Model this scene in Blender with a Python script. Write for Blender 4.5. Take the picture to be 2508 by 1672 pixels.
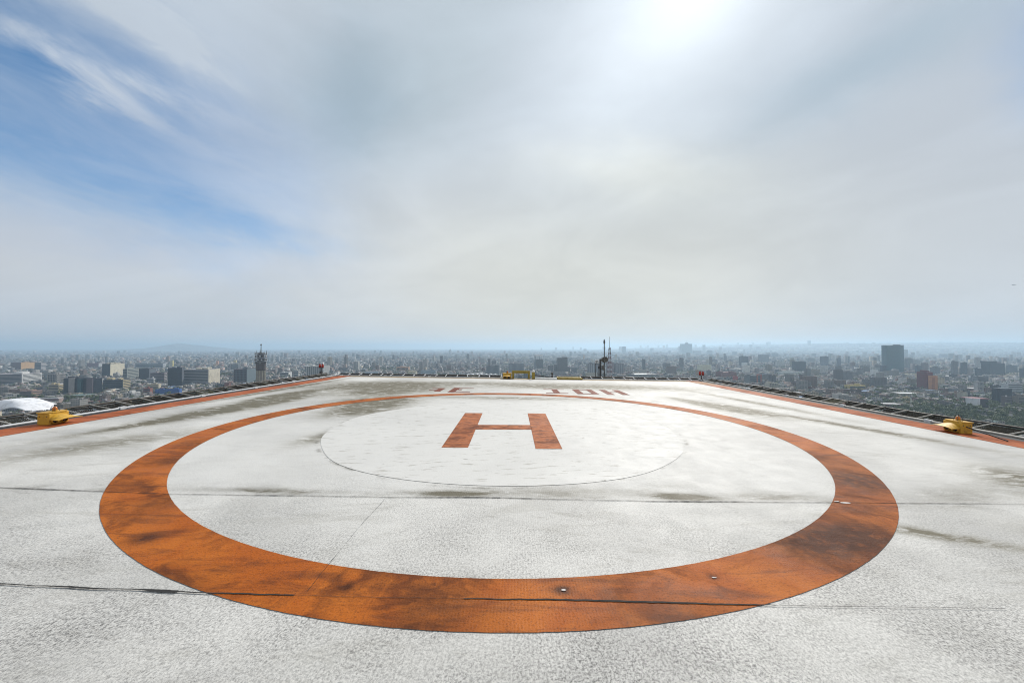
import bpy, math, random
import numpy as np
from mathutils import Vector, Matrix, Euler

random.seed(7)
rng = np.random.default_rng(11)
R = math.radians
sc = bpy.context.scene
for o in list(bpy.data.objects):
    bpy.data.objects.remove(o, do_unlink=True)
COL = sc.collection

# ------------------------------------------------------------------ camera
F = 933.15                      # focal length in pixels of the 2508 px photograph
HOR = 850.5                     # true horizon row
EYE = 1.6
cam_d = bpy.data.cameras.new('camera')
cam = bpy.data.objects.new('camera', cam_d)
COL.objects.link(cam)
cam_d.sensor_width = 36.0
cam_d.lens = 36.0 * F / 2508.0
cam_d.clip_start = 0.05
cam_d.clip_end = 90000.0
PITCH = math.atan((HOR - 836.0) / F)
cam.location = (0, 0, EYE)
cam.rotation_euler = (R(90) + PITCH, 0, 0)
sc.camera = cam

# ------------------------------------------------------------------ node expressions
class X:
    """a node socket one can calculate with"""
    def __init__(s, nt, k): s.nt, s.k = nt, k
    def _m(s, op, *a):
        n = s.nt.nodes.new('ShaderNodeMath'); n.operation = op
        for i, v in enumerate((s,) + a): put(s.nt, n.inputs[i], v)
        return X(s.nt, n.outputs[0])
    def __add__(s, o): return s._m('ADD', o)
    def __radd__(s, o): return s._m('ADD', o)
    def __sub__(s, o): return s._m('SUBTRACT', o)
    def __rsub__(s, o): return (s * -1.0) + o
    def __mul__(s, o): return s._m('MULTIPLY', o)
    def __rmul__(s, o): return s._m('MULTIPLY', o)
    def __truediv__(s, o): return s._m('DIVIDE', o)
    def __neg__(s): return s * -1.0
    def sin(s): return s._m('SINE')
    def abs(s): return s._m('ABSOLUTE')
    def frac(s): return s._m('FRACT')
    def min(s, o): return s._m('MINIMUM', o)
    def max(s, o): return s._m('MAXIMUM', o)
    def gt(s, o): return s._m('GREATER_THAN', o)
    def sqrt(s): return s._m('SQRT')
    def pow(s, o): return s._m('POWER', o)
    def exp(s): return s._m('EXPONENT')
    def clamp(s): return s._m('MAXIMUM', 0.0)._m('MINIMUM', 1.0)
    def ss(s, a, b, lo=0.0, hi=1.0):
        n = s.nt.nodes.new('ShaderNodeMapRange'); n.interpolation_type = 'SMOOTHSTEP'
        put(s.nt, n.inputs[0], s)
        for i, v in zip((1, 2, 3, 4), (a, b, lo, hi)): put(s.nt, n.inputs[i], v)
        return X(s.nt, n.outputs[0])

def put(nt, sock, v):
    if isinstance(v, X): nt.links.new(v.k, sock)
    elif isinstance(v, (tuple, list)):
        v = tuple(v)
        if len(sock.default_value) == 4 and len(v) == 3: v = v + (1.0,)
        sock.default_value = v
    else: sock.default_value = v

def sep(nt, v):
    n = nt.nodes.new('ShaderNodeSeparateXYZ'); put(nt, n.inputs[0], v)
    return [X(nt, n.outputs[i]) for i in range(3)]
def comb(nt, x, y, z=0.0):
    n = nt.nodes.new('ShaderNodeCombineXYZ')
    for i, v in enumerate((x, y, z)): put(nt, n.inputs[i], v)
    return X(nt, n.outputs[0])
def noise(nt, vec, scale=1.0, detail=3.0, rough=0.5, dist=0.0, color=False):
    n = nt.nodes.new('ShaderNodeTexNoise')
    put(nt, n.inputs['Vector'], vec)
    n.inputs['Scale'].default_value = scale; n.inputs['Detail'].default_value = detail
    n.inputs['Roughness'].default_value = rough; n.inputs['Distortion'].default_value = dist
    return X(nt, n.outputs['Color' if color else 'Fac'])
def mix(nt, f, a, b, mode='MIX'):
    n = nt.nodes.new('ShaderNodeMix'); n.data_type = 'RGBA'; n.blend_type = mode
    put(nt, n.inputs['Factor'], f); put(nt, n.inputs[6], a); put(nt, n.inputs[7], b)
    return X(nt, n.outputs[2])
def vmath(nt, op, a, b=None, scale=None):
    n = nt.nodes.new('ShaderNodeVectorMath'); n.operation = op
    put(nt, n.inputs[0], a)
    if b is not None: put(nt, n.inputs[1], b)
    if scale is not None: put(nt, n.inputs['Scale'], scale)
    return X(nt, n.outputs['Value' if op in ('DOT_PRODUCT', 'LENGTH') else 'Vector'])

# ------------------------------------------------------------------ sky and sun
SUN_AZ = math.atan((1668 - 1254) / F)          # to the right of straight ahead
SUN_EL = R(40.0)
w = bpy.data.worlds.new('World'); sc.world = w; w.use_nodes = True
nt = w.node_tree; nt.nodes.clear()
wo = nt.nodes.new('ShaderNodeOutputWorld'); bg = nt.nodes.new('ShaderNodeBackground')
nt.links.new(bg.outputs[0], wo.inputs[0])
sky = nt.nodes.new('ShaderNodeTexSky'); sky.sky_type = 'NISHITA'; sky.sun_disc = False
sky.sun_elevation = SUN_EL; sky.sun_rotation = SUN_AZ
sky.altitude = 2200; sky.air_density = 1.0; sky.dust_density = 0.3; sky.ozone_density = 1.5
tc = nt.nodes.new('ShaderNodeTexCoord'); D = X(nt, tc.outputs['Generated'])
dx, dy, dz = sep(nt, D)
up = dz.max(0.0)
warp = vmath(nt, 'SUBTRACT', noise(nt, comb(nt, dx * 2.0 - dz * 0.6, dy * 2.0, dz * 3.0 + dx), 1.0, 5, 0.58, 0.3, True), (0.5, 0.5, 0.5))
warpf = vmath(nt, 'SUBTRACT', noise(nt, comb(nt, dx * 6.0 - dz * 2.0, dy * 6.0, dz * 13.0 + dx * 4.2), 1.0, 6, 0.62, 0.4, True), (0.5, 0.5, 0.5))
DW = vmath(nt, 'ADD', vmath(nt, 'ADD', D, vmath(nt, 'SCALE', warp, scale=0.15)), vmath(nt, 'SCALE', warpf, scale=0.085))
def direction(px, py):           # a bearing, from where it stands above the horizon in a 2352 px print
    return Vector(((px - 1176) / 875.1, 1.0, -(py - 797.6) / 875.1))
def patch(px, py, a, b, rot=0.0, vec=DW, soft=1.0):
    d = direction(px, py); r2 = d.x ** 2 + d.z ** 2; c = d.normalized()
    k = (1 + r2) ** -0.75 / 875.1
    e1 = Vector((0, 0, 1)).cross(c) * -1; e1.normalize(); e2 = c.cross(e1) * -1; e2.normalize()
    if e2.z < 0: e2 = -e2
    if e1.x < 0: e1 = -e1
    cr, sr = math.cos(R(rot)), math.sin(R(rot))
    u, v = e1 * cr + e2 * sr, e2 * cr - e1 * sr
    p = vmath(nt, 'DOT_PRODUCT', vec, tuple(u / (a * k))); q = vmath(nt, 'DOT_PRODUCT', vec, tuple(v / (b * k)))
    g = (-(p * p + q * q)).exp() if soft == 1.0 else (-((p * p + q * q).pow(soft))).exp()
    return g * vmath(nt, 'DOT_PRODUCT', vec, tuple(c)).gt(0.0)
streak = noise(nt, comb(nt, dx * 2.4 + dz * 1.0, dy * 2.4, dz * 6.0 - dx * 1.2), 1.0, 6, 0.56, 0.6)
broad = noise(nt, comb(nt, dx * 1.4 + 4.0, dy * 1.4, dz * 3.2), 1.0, 5, 0.55, 0.4)
wisp = noise(nt, comb(nt, dx * 5.0 - dz * 1.7, dy * 5.0, dz * 17.0 + dx * 5.6), 1.0, 8, 0.62, 0.5)
# holes in the veil
hole_sum = (patch(-40, 60, 380, 160, -20) * 2.2 + patch(40, 300, 400, 150, -12) * 1.25 + patch(190, 430, 440, 150, -8) * 0.42
        + patch(470, 497, 210, 38, -8) * 0.9 + patch(2450, 120, 120, 210, 0) * 0.42 + patch(520, 330, 300, 120, -20) * 0.28
        + patch(250, 250, 420, 330, -20) * 0.30)
hole = (1.0 - (hole_sum * -1.15).exp()) * 0.88
wisps = (patch(150, 165, 230, 44, -18) * 0.80 + patch(330, 218, 110, 24, -10) * 0.75 + patch(330, 40, 230, 80, -35) * 0.55) * wisp.ss(0.30, 0.66)
veil = (1.0 - hole * wisp.ss(0.15, 0.75, 1.18, 0.70) + wisps).clamp().max(0.03)
# the veil's own brightness
el = dz.max(0.0)
cl = mix(nt, el.ss(0.02, 0.55), (0.700, 0.690, 0.645), (0.490, 0.550, 0.615))
side = dx.ss(-0.75, 0.20)
cl = mix(nt, el.ss(0.30, 0.0) * side.ss(1.0, 0.0) * 0.75, cl, (0.43, 0.49, 0.585))
cl = mix(nt, dx.ss(0.35, 0.85) * 0.75, cl, (0.475, 0.525, 0.600))
cl = mix(nt, (patch(820, 240, 200, 120, 50) * 0.85).clamp(), cl, (0.335, 0.435, 0.520))
cl = mix(nt, (patch(2010, 130, 330, 110, 12) * 0.80).clamp(), cl, (0.375, 0.465, 0.545))
cl = mix(nt, (patch(1010, 130, 260, 150, 60) * 0.5).clamp(), cl, (0.46, 0.54, 0.59))
cl = mix(nt, (patch(1470, 400, 260, 85, -12) * 0.75).clamp(), cl, (0.72, 0.745, 0.715))
cl = mix(nt, (patch(1250, 640, 560, 150, 0) * 0.40).clamp(), cl, (0.66, 0.67, 0.60))
cl = mix(nt, (patch(560, 450, 240, 50, -14) * 0.45).clamp(), cl, (0.62, 0.65, 0.67))
cl = mix(nt, (patch(250, 330, 620, 260, 0) * 0.55).clamp(), cl, (0.430, 0.520, 0.690))
cl = mix(nt, (patch(360, 590, 420, 90, 0) * 0.50).clamp(), cl, (0.555, 0.590, 0.680))
tone = streak.ss(0.28, 0.72, 0.99, 1.12) * broad.ss(0.3, 0.7, 0.98, 1.07)
cl = vmath(nt, 'SCALE', cl, scale=tone)
# the sun behind the veil
gl = patch(1500, 60, 430, 260, 30, vec=vmath(nt, 'ADD', D, vmath(nt, 'SCALE', warp, scale=0.10)))
gl2 = patch(1600, -10, 260, 190, 12, vec=vmath(nt, 'ADD', D, vmath(nt, 'SCALE', warp, scale=0.05)))
gl3 = patch(1600, -30, 120, 100, 0, vec=vmath(nt, 'ADD', D, vmath(nt, 'SCALE', warp, scale=0.04)))
cl = vmath(nt, 'ADD', cl, vmath(nt, 'SCALE', (0.97, 0.99, 1.0), scale=gl * 0.22 + gl2 * 0.18 + gl3 * 0.12))
blue = vmath(nt, 'MULTIPLY', X(nt, sky.outputs[0]), (0.066, 0.116, 0.134))
put(nt, bg.inputs['Color'], mix(nt, veil, blue, cl))
bg.inputs['Strength'].default_value = 1.0

sl = bpy.data.lights.new('sun', 'SUN'); sl.energy = 3.9; sl.angle = R(5.0); sl.color = (1.0, 0.955, 0.89)
sun = bpy.data.objects.new('sun', sl); COL.objects.link(sun)
sd = Vector((math.sin(SUN_AZ) * math.cos(SUN_EL), math.cos(SUN_AZ) * math.cos(SUN_EL), math.sin(SUN_EL)))
sun.rotation_euler = sd.to_track_quat('Z', 'Y').to_euler(); sun.location = (20, 30, 60)

sc.view_settings.view_transform = 'Standard'; sc.view_settings.look = 'None'
sc.view_settings.exposure = 0.0; sc.view_settings.gamma = 1.0
sc.cycles.max_bounces = 6; sc.cycles.volume_bounces = 1
sc.cycles.use_denoising = True
sc.cycles.filter_width = 1.05
sc.cycles.sample_clamp_indirect = 6.0

# ------------------------------------------------------------------ mesh helpers
class MB:
    """collects shapes that become ONE mesh"""
    def __init__(s): s.v, s.f, s.mi, s.cur = [], [], [], 0
    def _add(s, vs, fs):
        b = len(s.v); s.v += [tuple(p) for p in vs]
        for f in fs: s.f.append(tuple(b + i for i in f)); s.mi.append(s.cur)
    def mat(s, i): s.cur = i; return s
    def box(s, x0, x1, y0, y1, z0, z1):
        s._add([(x0, y0, z0), (x1, y0, z0), (x1, y1, z0), (x0, y1, z0), (x0, y0, z1), (x1, y0, z1), (x1, y1, z1), (x0, y1, z1)],
               [(3, 2, 1, 0), (4, 5, 6, 7), (0, 1, 5, 4), (1, 2, 6, 5), (2, 3, 7, 6), (3, 0, 4, 7)]); return s
    def prism(s, pts, z0, z1):
        n = len(pts)
        s._add([(x, y, z0) for x, y in pts] + [(x, y, z1) for x, y in pts],
               [tuple(range(n - 1, -1, -1)), tuple(range(n, 2 * n))] + [(i, (i + 1) % n, n + (i + 1) % n, n + i) for i in range(n)]); return s
    def poly(s, pts, z):
        s._add([(x, y, z) for x, y in pts], [tuple(range(len(pts)))]); return s
    def tube(s, a, b, r, r2=None, n=8, cap=True):
        a, b = Vector(a), Vector(b); r2 = r if r2 is None else r2
        d = (b - a).normalized(); u = d.orthogonal().normalized(); v = d.cross(u)
        ring = lambda c, q: [c + (u * math.cos(2 * math.pi * i / n) + v * math.sin(2 * math.pi * i / n)) * q for i in range(n)]
        fs = [(i, (i + 1) % n, n + (i + 1) % n, n + i) for i in range(n)]
        if cap: fs += [tuple(range(n - 1, -1, -1)), tuple(range(n, 2 * n))]
        s._add(ring(a, r) + ring(b, r2), fs); return s
    def lathe(s, prof, c=(0, 0, 0), n=16, axis=None):
        c = Vector(c); q = Matrix.Identity(3) if axis is None else Vector(axis).to_track_quat('Z', 'Y').to_matrix()
        vs, fs = [], []
        for r, z in prof:
            for i in range(n):
                a = 2 * math.pi * i / n; vs.append(c + q @ Vector((r * math.cos(a), r * math.sin(a), z)))
        m = len(prof)
        for j in range(m - 1):
            for i in range(n): fs.append((j * n + i, j * n + (i + 1) % n, (j + 1) * n + (i + 1) % n, (j + 1) * n + i))
        fs.append(tuple(range(n - 1, -1, -1))); fs.append(tuple((m - 1) * n + i for i in range(n)))
        s._add(vs, fs); return s
    def hull(s, vs, fs): s._add(vs, fs); return s
    def mesh(s, name, mats):
        me = bpy.data.meshes.new(name); me.from_pydata(s.v, [], s.f)
        for m in (mats if isinstance(mats, (list, tuple)) else [mats]): me.materials.append(m)
        if any(s.mi): me.polygons.foreach_set('material_index', s.mi)
        me.update(); return me
    def build(s, name, mats, parent=None, loc=None, color=None, smooth=False):
        me = s.mesh(name, mats)
        if smooth: me.polygons.foreach_set('use_smooth', [True] * len(me.polygons))
        o = bpy.data.objects.new(name, me); COL.objects.link(o)
        if parent is not None: o.parent = parent
        if loc is not None: o.location = loc
        if color is not None: o.color = tuple(color) + (1.0,)
        return o
def tag(o, label, cat, group=None):
    o['label'] = label; o['category'] = cat
    if group: o['group'] = group
    return o
def thing(name, label, cat, loc=(0, 0, 0), rot=(0, 0, 0), group=None):
    o = bpy.data.objects.new(name, None); COL.objects.link(o)
    o.empty_display_size = 0.2; o.location = loc; o.rotation_euler = rot
    return tag(o, label, cat, group)

# ------------------------------------------------------------------ materials
def newmat(name):
    m = bpy.data.materials.new(name); m.use_nodes = True
    t = m.node_tree; b = t.nodes['Principled BSDF']
    return m, t, b
def coord(t, kind='Object'):
    n = t.nodes.new('ShaderNodeTexCoord'); return X(t, n.outputs[kind])
def bump(t, b, h, dist=0.01, strength=1.0):
    n = t.nodes.new('ShaderNodeBump'); put(t, n.inputs['Height'], h)
    n.inputs['Distance'].default_value = dist; n.inputs['Strength'].default_value = strength
    t.links.new(n.outputs[0], b.inputs['Normal'])
def simple(name, c, rough=0.6, metal=0.0, wear=None, scale=12.0, amt=0.35):
    m, t, b = newmat(name); p = coord(t)
    n = noise(t, p, scale, 5, 0.65)
    c2 = wear or tuple(v * 0.55 for v in c)
    put(t, b.inputs['Base Color'], mix(t, n.ss(0.45, 0.75) * amt, c, c2))
    put(t, b.inputs['Roughness'], n.ss(0.2, 0.8, rough - 0.08, rough + 0.12)); b.inputs['Metallic'].default_value = metal
    return m

def weave(t, x, y):
    """diamond emboss of the rolled roofing, about 28 mm"""
    k = 2 * math.pi / 0.034
    jx = noise(t, comb(t, x, y), 14.0, 2, 0.5) * 0.05
    a = ((x * 0.82 + y * 0.57 + jx) * k).sin(); b_ = ((x * 0.82 - y * 0.57 - jx) * k).sin()
    return (a * b_ * 0.5 + 0.5)

# white coated deck ------------------------------------------------
def deck_material(name, base, disc=False):
    m, t, b = newmat(name)
    p = coord(t); x, y, z = sep(t, p)
    P2 = comb(t, x, y)
    big = noise(t, P2, 0.55, 6, 0.62, 0.4)
    mid = noise(t, P2, 3.2, 6, 0.66, 0.3)
    rot = comb(t, x * 0.55 + y * 0.20, y * 2.3 - x * 0.5)
    stk = noise(t, rot, 1.6, 8, 0.68, 0.6)
    stk2 = noise(t, comb(t, x * 0.8 - y * 0.3, y * 3.4 + x * 0.8, 7.0), 2.6, 8, 0.7, 0.4)
    fine = noise(t, P2, 42.0, 3, 0.7)
    fine2 = noise(t, P2, 120.0, 2, 0.6)
    wv = weave(t, x, y)
    c = mix(t, big.ss(0.35, 0.68), base, tuple(v * (0.93 if disc else 0.80) for v in base))
    c = mix(t, mid.ss(0.50, 0.78) * 0.22, c, (0.50, 0.49, 0.46))
    c = mix(t, stk.ss(0.50, 0.70) * (0.14 if disc else 0.50), c, (0.40, 0.385, 0.345))
    c = mix(t, stk2.ss(0.54, 0.68) * (0.12 if disc else 0.42) * big.ss(0.35, 0.6), c, (0.27, 0.255, 0.22))
    inring = (x * x + y * y).sqrt().ss(5.3, 4.9)
    c = mix(t, inring * y.ss(-3.9, -3.4) * 0.50, c, (0.60, 0.59, 0.565))
    gr = noise(t, P2, 0.33, 5, 0.6, 0.6)
    c = mix(t, gr.ss(0.47, 0.66) * (1.0 - inring * 0.7) * 0.42, c, (0.33, 0.325, 0.315))
    # dark specks, and darker pits and grooves of the emboss
    ga = 0.45 if disc else 1.0
    near = y.ss(-2.6, -6.0)
    sk = comb(t, x * 1.05 + y * 0.30, y * 0.95 - x * 0.45)
    grain = noise(t, sk, 60.0, 6.0, 0.82, 0.1)
    coarse = noise(t, sk, 38.0, 4, 0.75, 0.1)
    pit = grain * 0.72 + coarse * 0.28
    patchy = noise(t, P2, 1.3, 6, 0.68, 0.3).ss(0.34, 0.66, 0.50, 1.10)
    c = mix(t, pit.ss(0.44, 0.60) * (near * 0.62 + 0.36) * ga * patchy, c, (0.115, 0.110, 0.106))
    c = mix(t, (wv * 0.35 + grain * 0.75).ss(0.46, 0.32) * (near * 0.55 + .12) * ga * patchy, c, (0.185, 0.178, 0.172))
    c = mix(t, fine2.ss(0.60, 0.68) * 0.55 * ga, c, (0.10, 0.095, 0.09))
    # stains with a place of their own: x, y, length, width, turn, strength
    st = noise(t, comb(t, x * 1.2, y * 3.0), 2.2, 8, 0.70, 0.8)
    stm = st.ss(0.32, 0.56)
    def blot(cx, cy, a, bb, rt, k):
        cr, sr = math.cos(R(rt)), math.sin(R(rt))
        u = ((x - cx) * cr + (y - cy) * sr) / a; v = ((y - cy) * cr - (x - cx) * sr) / bb
        return (-(u * u + v * v)).exp() * k
    if not disc:
        ol = (blot(-6.75, 2.2, 1.9, 0.45, 82, 1.0) + blot(-7.1, 4.4, 1.3, 0.30, 80, 0.9) + blot(-7.0, 0.2, 1.5, 0.22, 80, 0.55)
              + blot(6.1, 2.9, 1.1, 0.42, -72, 1.0) + blot(5.6, 4.2, 0.9, 0.25, -75, 0.5) + blot(-3.8, 3.0, 1.1, 0.9, 60, 0.75)
              + blot(-3.6, 1.5, 0.9, 0.6, 55, 0.45) + blot(-5.0, 7.2, 2.4, 1.5, 8, 0.70) + blot(-4.4, 5.2, 1.4, 0.8, 30, 0.40)
              + blot(6.7, -2.9, 0.7, 0.45, 60, 0.45) + blot(7.4, 0.6, 1.6, 0.20, -70, 0.55) + blot(7.5, 4.4, 2.4, 0.22, -80, 0.45)
              + blot(-8.1, 6.0, 4.0, 0.20, 88, 0.45) + blot(4.6, 8.2, 3.0, 1.0, -4, 0.42) + blot(-6.2, -1.8, 1.2, 0.5, 60, 0.28) + blot(6.2, -5.0, 1.1, 0.35, -35, 0.30) + blot(-4.9, -6.2, 0.9, 0.3, 30, 0.25) + blot(1.4, 7.9, 2.0, 0.7, 0, 0.38) + blot(-1.5, 9.0, 5.0, 0.8, 3, 0.30)
              + blot(3.9, -4.3, 0.55, 0.10, -25, 0.5) + blot(-3.1, -1.1, 0.6, 0.3, 70, 0.35) + blot(0.0, 4.3, 2.6, 0.4, 0, 0.32))
        c = mix(t, ((ol * 1.6).clamp() * st.ss(0.25, 0.60)).clamp() * 0.30, c, (0.40, 0.35, 0.20))
        c = mix(t, (ol * stm * (grain * 1.6 + 0.3) * 2.6).clamp() * 0.95, c, (0.105, 0.090, 0.052))
        # dirt carried to the welded lap across the pad
        ys = -3.69 + noise(t, comb(t, x, 0.0), 1.3, 2) * 0.05
        lap = (-(((y - ys) / 0.20) * ((y - ys) / 0.20))).exp() * y.ss(-3.80, -3.64)
        lapn = noise(t, comb(t, x * 0.9, y * 2.0, 4.0), 1.6, 7, 0.68)
        lap2 = (blot(-0.42, -3.58, 0.45, 0.085, 2, 1.3) + blot(2.02, -3.55, 0.34, 0.095, -4, 1.5) + blot(0.8, -3.50, 1.0, 0.13, 0, 0.28)
                + blot(3.1, -3.50, 0.55, 0.12, 0, 0.55) + blot(5.3, -3.3, 0.9, 0.22, 20, 0.4) + blot(-2.5, -3.60, 0.9, 0.07, 0, 0.45))
        c = mix(t, (lap * lapn.ss(0.46, 0.66) * 0.50 + lap2 * st.ss(0.26, 0.56) * (grain * 2.6 - 0.05)).clamp() * 0.97, c, (0.085, 0.072, 0.040))
        c = mix(t, (blot(1.25, -3.36, 1.25, 0.22, 3, 1.0) + blot(-0.3, -3.52, 0.6, 0.14, 0, 0.7) + blot(3.0, -3.45, 0.7, 0.16, 8, 0.6)) * lapn.ss(0.36, 0.62) * grain.ss(0.36, 0.56) * 0.62, c, (0.20, 0.185, 0.15))
        # grime ring where the inner disc was painted over
        rr = ((x + 0.04) * (x + 0.04) + (y + 0.04) * (y + 0.04)).sqrt()
        e = (-(((rr - 3.36) / 0.035) * ((rr - 3.36) / 0.035))).exp()
        c = mix(t, e * noise(t, P2, 2.4, 6, 0.7).ss(0.49, 0.64) * 0.75, c, (0.15, 0.14, 0.115))
    else:
        c = mix(t, noise(t, rot, 4.5, 6, 0.7).ss(0.55, 0.66) * 0.60, c, (0.24, 0.22, 0.18))
        c = mix(t, noise(t, comb(t, x * 1.6, y * 3.2, 5.0), 3.4, 5, 0.72, 0.4).ss(0.64, 0.70) * 0.75, c, (0.13, 0.115, 0.09))
    put(t, b.inputs['Base Color'], c)
    put(t, b.inputs['Roughness'], mid.ss(0.2, 0.8, 0.50, 0.72))
    b.inputs['Specular IOR Level'].default_value = 0.28
    h = wv * 0.3 - pit * 1.8 + mid * 1.2
    bump(t, b, h, 0.0035 if not disc else 0.0016, 0.75)
    return m
M = {}
M['deck'] = deck_material('white_deck_coating', (0.635, 0.620, 0.585))
M['disc'] = deck_material('white_disc_paint', (0.590, 0.578, 0.548), True)

def orange_material(name, base, light, dark, amt=1.0, spots=False, chips=False):
    m, t, b = newmat(name)
    p = coord(t); x, y, z = sep(t, p); P2 = comb(t, x, y)
    if chips: P2 = comb(t, x * 2.6 + 3.0, y * 3.0)
    wr = vmath(t, 'ADD', P2, vmath(t, 'SCALE', noise(t, P2, 0.8, 4, 0.6, 0.5, True), scale=1.3))
    a = noise(t, wr, 0.85, 6, 0.60, 1.2); a2 = noise(t, P2, 0.9, 5, 0.6, 2.2); f = noise(t, P2, 60.0, 3, 0.7)
    sx = noise(t, comb(t, x * 1.1, y * 5.5, 2.0), 1.0, 6, 0.62, 0.8)
    wv = weave(t, x, y)
    c = mix(t, a2.ss(0.38, 0.62), base, light)
    c = mix(t, a.ss(0.47, 0.68) * 0.78 * amt, c, dark)
    c = mix(t, sx.ss(0.48, 0.68) * 0.55 * amt, c, dark)
    b3 = noise(t, wr, 2.6, 7, 0.68, 0.8)
    c = mix(t, b3.ss(0.52, 0.70) * 0.40 * amt, c, dark)
    if chips: c = mix(t, noise(t, comb(t, x * 1.5, y * 2.6), 3.6, 9, 0.72, 0.5).ss(0.52, 0.58) * 0.70, c, (0.13, 0.040, 0.020))
    if spots:
        so = None
        for cx, cy, ra, k in ((-0.91, -5.22, .060, 1.4), (0.53, -5.20, .060, 1.4), (-2.80, -4.66, .13, 1.1), (1.61, -5.02, .04, 1.0), (3.70, -3.72, .30, .7), (-3.3, -4.0, .30, .6),
                              (3.3, -4.35, .35, .8), (2.6, -4.6, .45, .6), (1.1, -5.42, .35, .7), (-0.2, -5.45, .3, .6), (4.6, -2.7, .5, .6), (-4.4, -2.6, .35, .9), (4.35, -3.1, .55, .8), (4.75, -1.9, .5, .6), (2.9, -4.45, .5, .7), (-4.9, -1.8, .3, .6)):
            u = (x - cx) / ra; v = (y - cy) / (ra * .8); e = (-(u * u + v * v)).exp() * k
            so = e if so is None else so + e
        c = mix(t, (so * noise(t, P2, 9.0, 5, 0.7).ss(0.25, 0.6, 0.45, 1.0)).clamp() * 0.9, c, tuple(v * .55 for v in dark))
    c = mix(t, f.ss(0.52, 0.66) * 0.50, c, tuple(v * 0.8 for v in dark))
    c = mix(t, (wv * 0.18 + f * 0.95).ss(0.50, 0.30) * 0.55, c, dark)
    c = mix(t, noise(t, P2, 7.0, 6, 0.72).ss(0.68, 0.76) * 0.30, c, (0.62, 0.50, 0.42))
    put(t, b.inputs['Base Color'], c)
    put(t, b.inputs['Roughness'], a.ss(0.3, 0.7, 0.50, 0.72)); b.inputs['Specular IOR Level'].default_value = 0.10
    bump(t, b, wv * 0.3 + f * 1.6, 0.0035, 0.8)
    return m
M['ring'] = orange_material('orange_ring_paint', (0.365, 0.090, 0.009), (0.44, 0.124, 0.014), (0.075, 0.024, 0.011), 1.0, True)
M['letter'] = orange_material('orange_letter_paint', (0.40, 0.118, 0.033), (0.46, 0.155, 0.055), (0.10, 0.032, 0.018), 1.0, False, True)
M['faded'] = orange_material('faded_letter_paint', (0.175, 0.045, 0.025), (0.21, 0.062, 0.035), (0.10, 0.034, 0.022), 0.6)
M['stripe'] = orange_material('orange_edge_paint', (0.34, 0.088, 0.026), (0.42, 0.120, 0.038), (0.15, 0.044, 0.020), 0.9)
M['tan_stripe'] = simple('worn_tan_edge_paint', (0.25, 0.17, 0.075), 0.8, 0, (0.10, 0.05, 0.025), 1.5, 0.7)
M['crack'] = simple('open_lap_shadow_gap', (0.018, 0.017, 0.016), 0.9)
M['scar'] = simple('scraped_bare_patch', (0.55, 0.50, 0.47), 0.8, 0, (0.05, 0.04, 0.04), 30, 0.8)
M['kerb'] = simple('black_edge_rubber', (0.022, 0.022, 0.024), 0.7)
M['pipe'] = simple('pale_pipe_paint', (0.55, 0.56, 0.58), 0.45, 0.0, (0.20, 0.18, 0.16), 9)
M['steel'] = simple('dull_galvanised_steel', (0.52, 0.49, 0.44), 0.6, 0.0, (0.22, 0.18, 0.14), 9, 0.6)
M['dark_steel'] = simple('dark_frame_steel', (0.07, 0.062, 0.055), 0.6, 0.2)
M['rope'] = simple('dark_net_rope', (0.014, 0.013, 0.010), 0.95, 0.0, (0.07, 0.065, 0.035), 1.2, 0.6)
M['rope_pale'] = simple('bleached_net_rope', (0.10, 0.095, 0.06), 0.9, 0.0, (0.02, 0.02, 0.015), 1.6, 0.7)
M['clip'] = simple('white_clip_paint', (0.72, 0.72, 0.72), 0.5)
M['yellow'] = simple('yellow_enamel', (0.56, 0.32, 0.028), 0.5, 0.0, (0.22, 0.11, 0.025), 11, 0.8)
M['yellow_rail'] = simple('dull_yellow_paint', (0.30, 0.215, 0.025), 0.55, 0.0, (0.13, 0.09, 0.02), 10, 0.7)
M['lens'] = simple('dark_lamp_glass', (0.03, 0.028, 0.03), 0.12)
M['amber'] = simple('amber_glass', (0.55, 0.17, 0.025), 0.2, 0.0, (0.25, 0.06, 0.01), 20, 0.4)
M['red'] = simple('red_lamp_glass', (0.40, 0.035, 0.022), 0.25)
M['red_paint'] = simple('red_mast_paint', (0.17, 0.055, 0.05), 0.6)
M['white_paint'] = simple('white_mast_paint', (0.36, 0.36, 0.37), 0.6)
M['mast'] = simple('grey_mast_steel', (0.10, 0.10, 0.10), 0.5, 0.4)
M['dish'] = simple('grey_dish_shell', (0.16, 0.15, 0.13), 0.6)
M['pale_dish'] = simple('pale_dish_shell', (0.52, 0.51, 0.52), 0.55)
M['concrete'] = simple('bare_concrete', (0.30, 0.285, 0.26), 0.85, 0.0, (0.16, 0.15, 0.13), 0.2, 0.7)
M['tower_skin'] = simple('brown_tower_cladding', (0.085, 0.062, 0.060), 0.75, 0.0, (0.03, 0.025, 0.03), 0.3, 0.6)
M['plain_white'] = simple('white_plank_paint', (0.74, 0.73, 0.70), 0.6)
M['aluminium'] = simple('airliner_paint', (0.45, 0.47, 0.50), 0.35)

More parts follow.
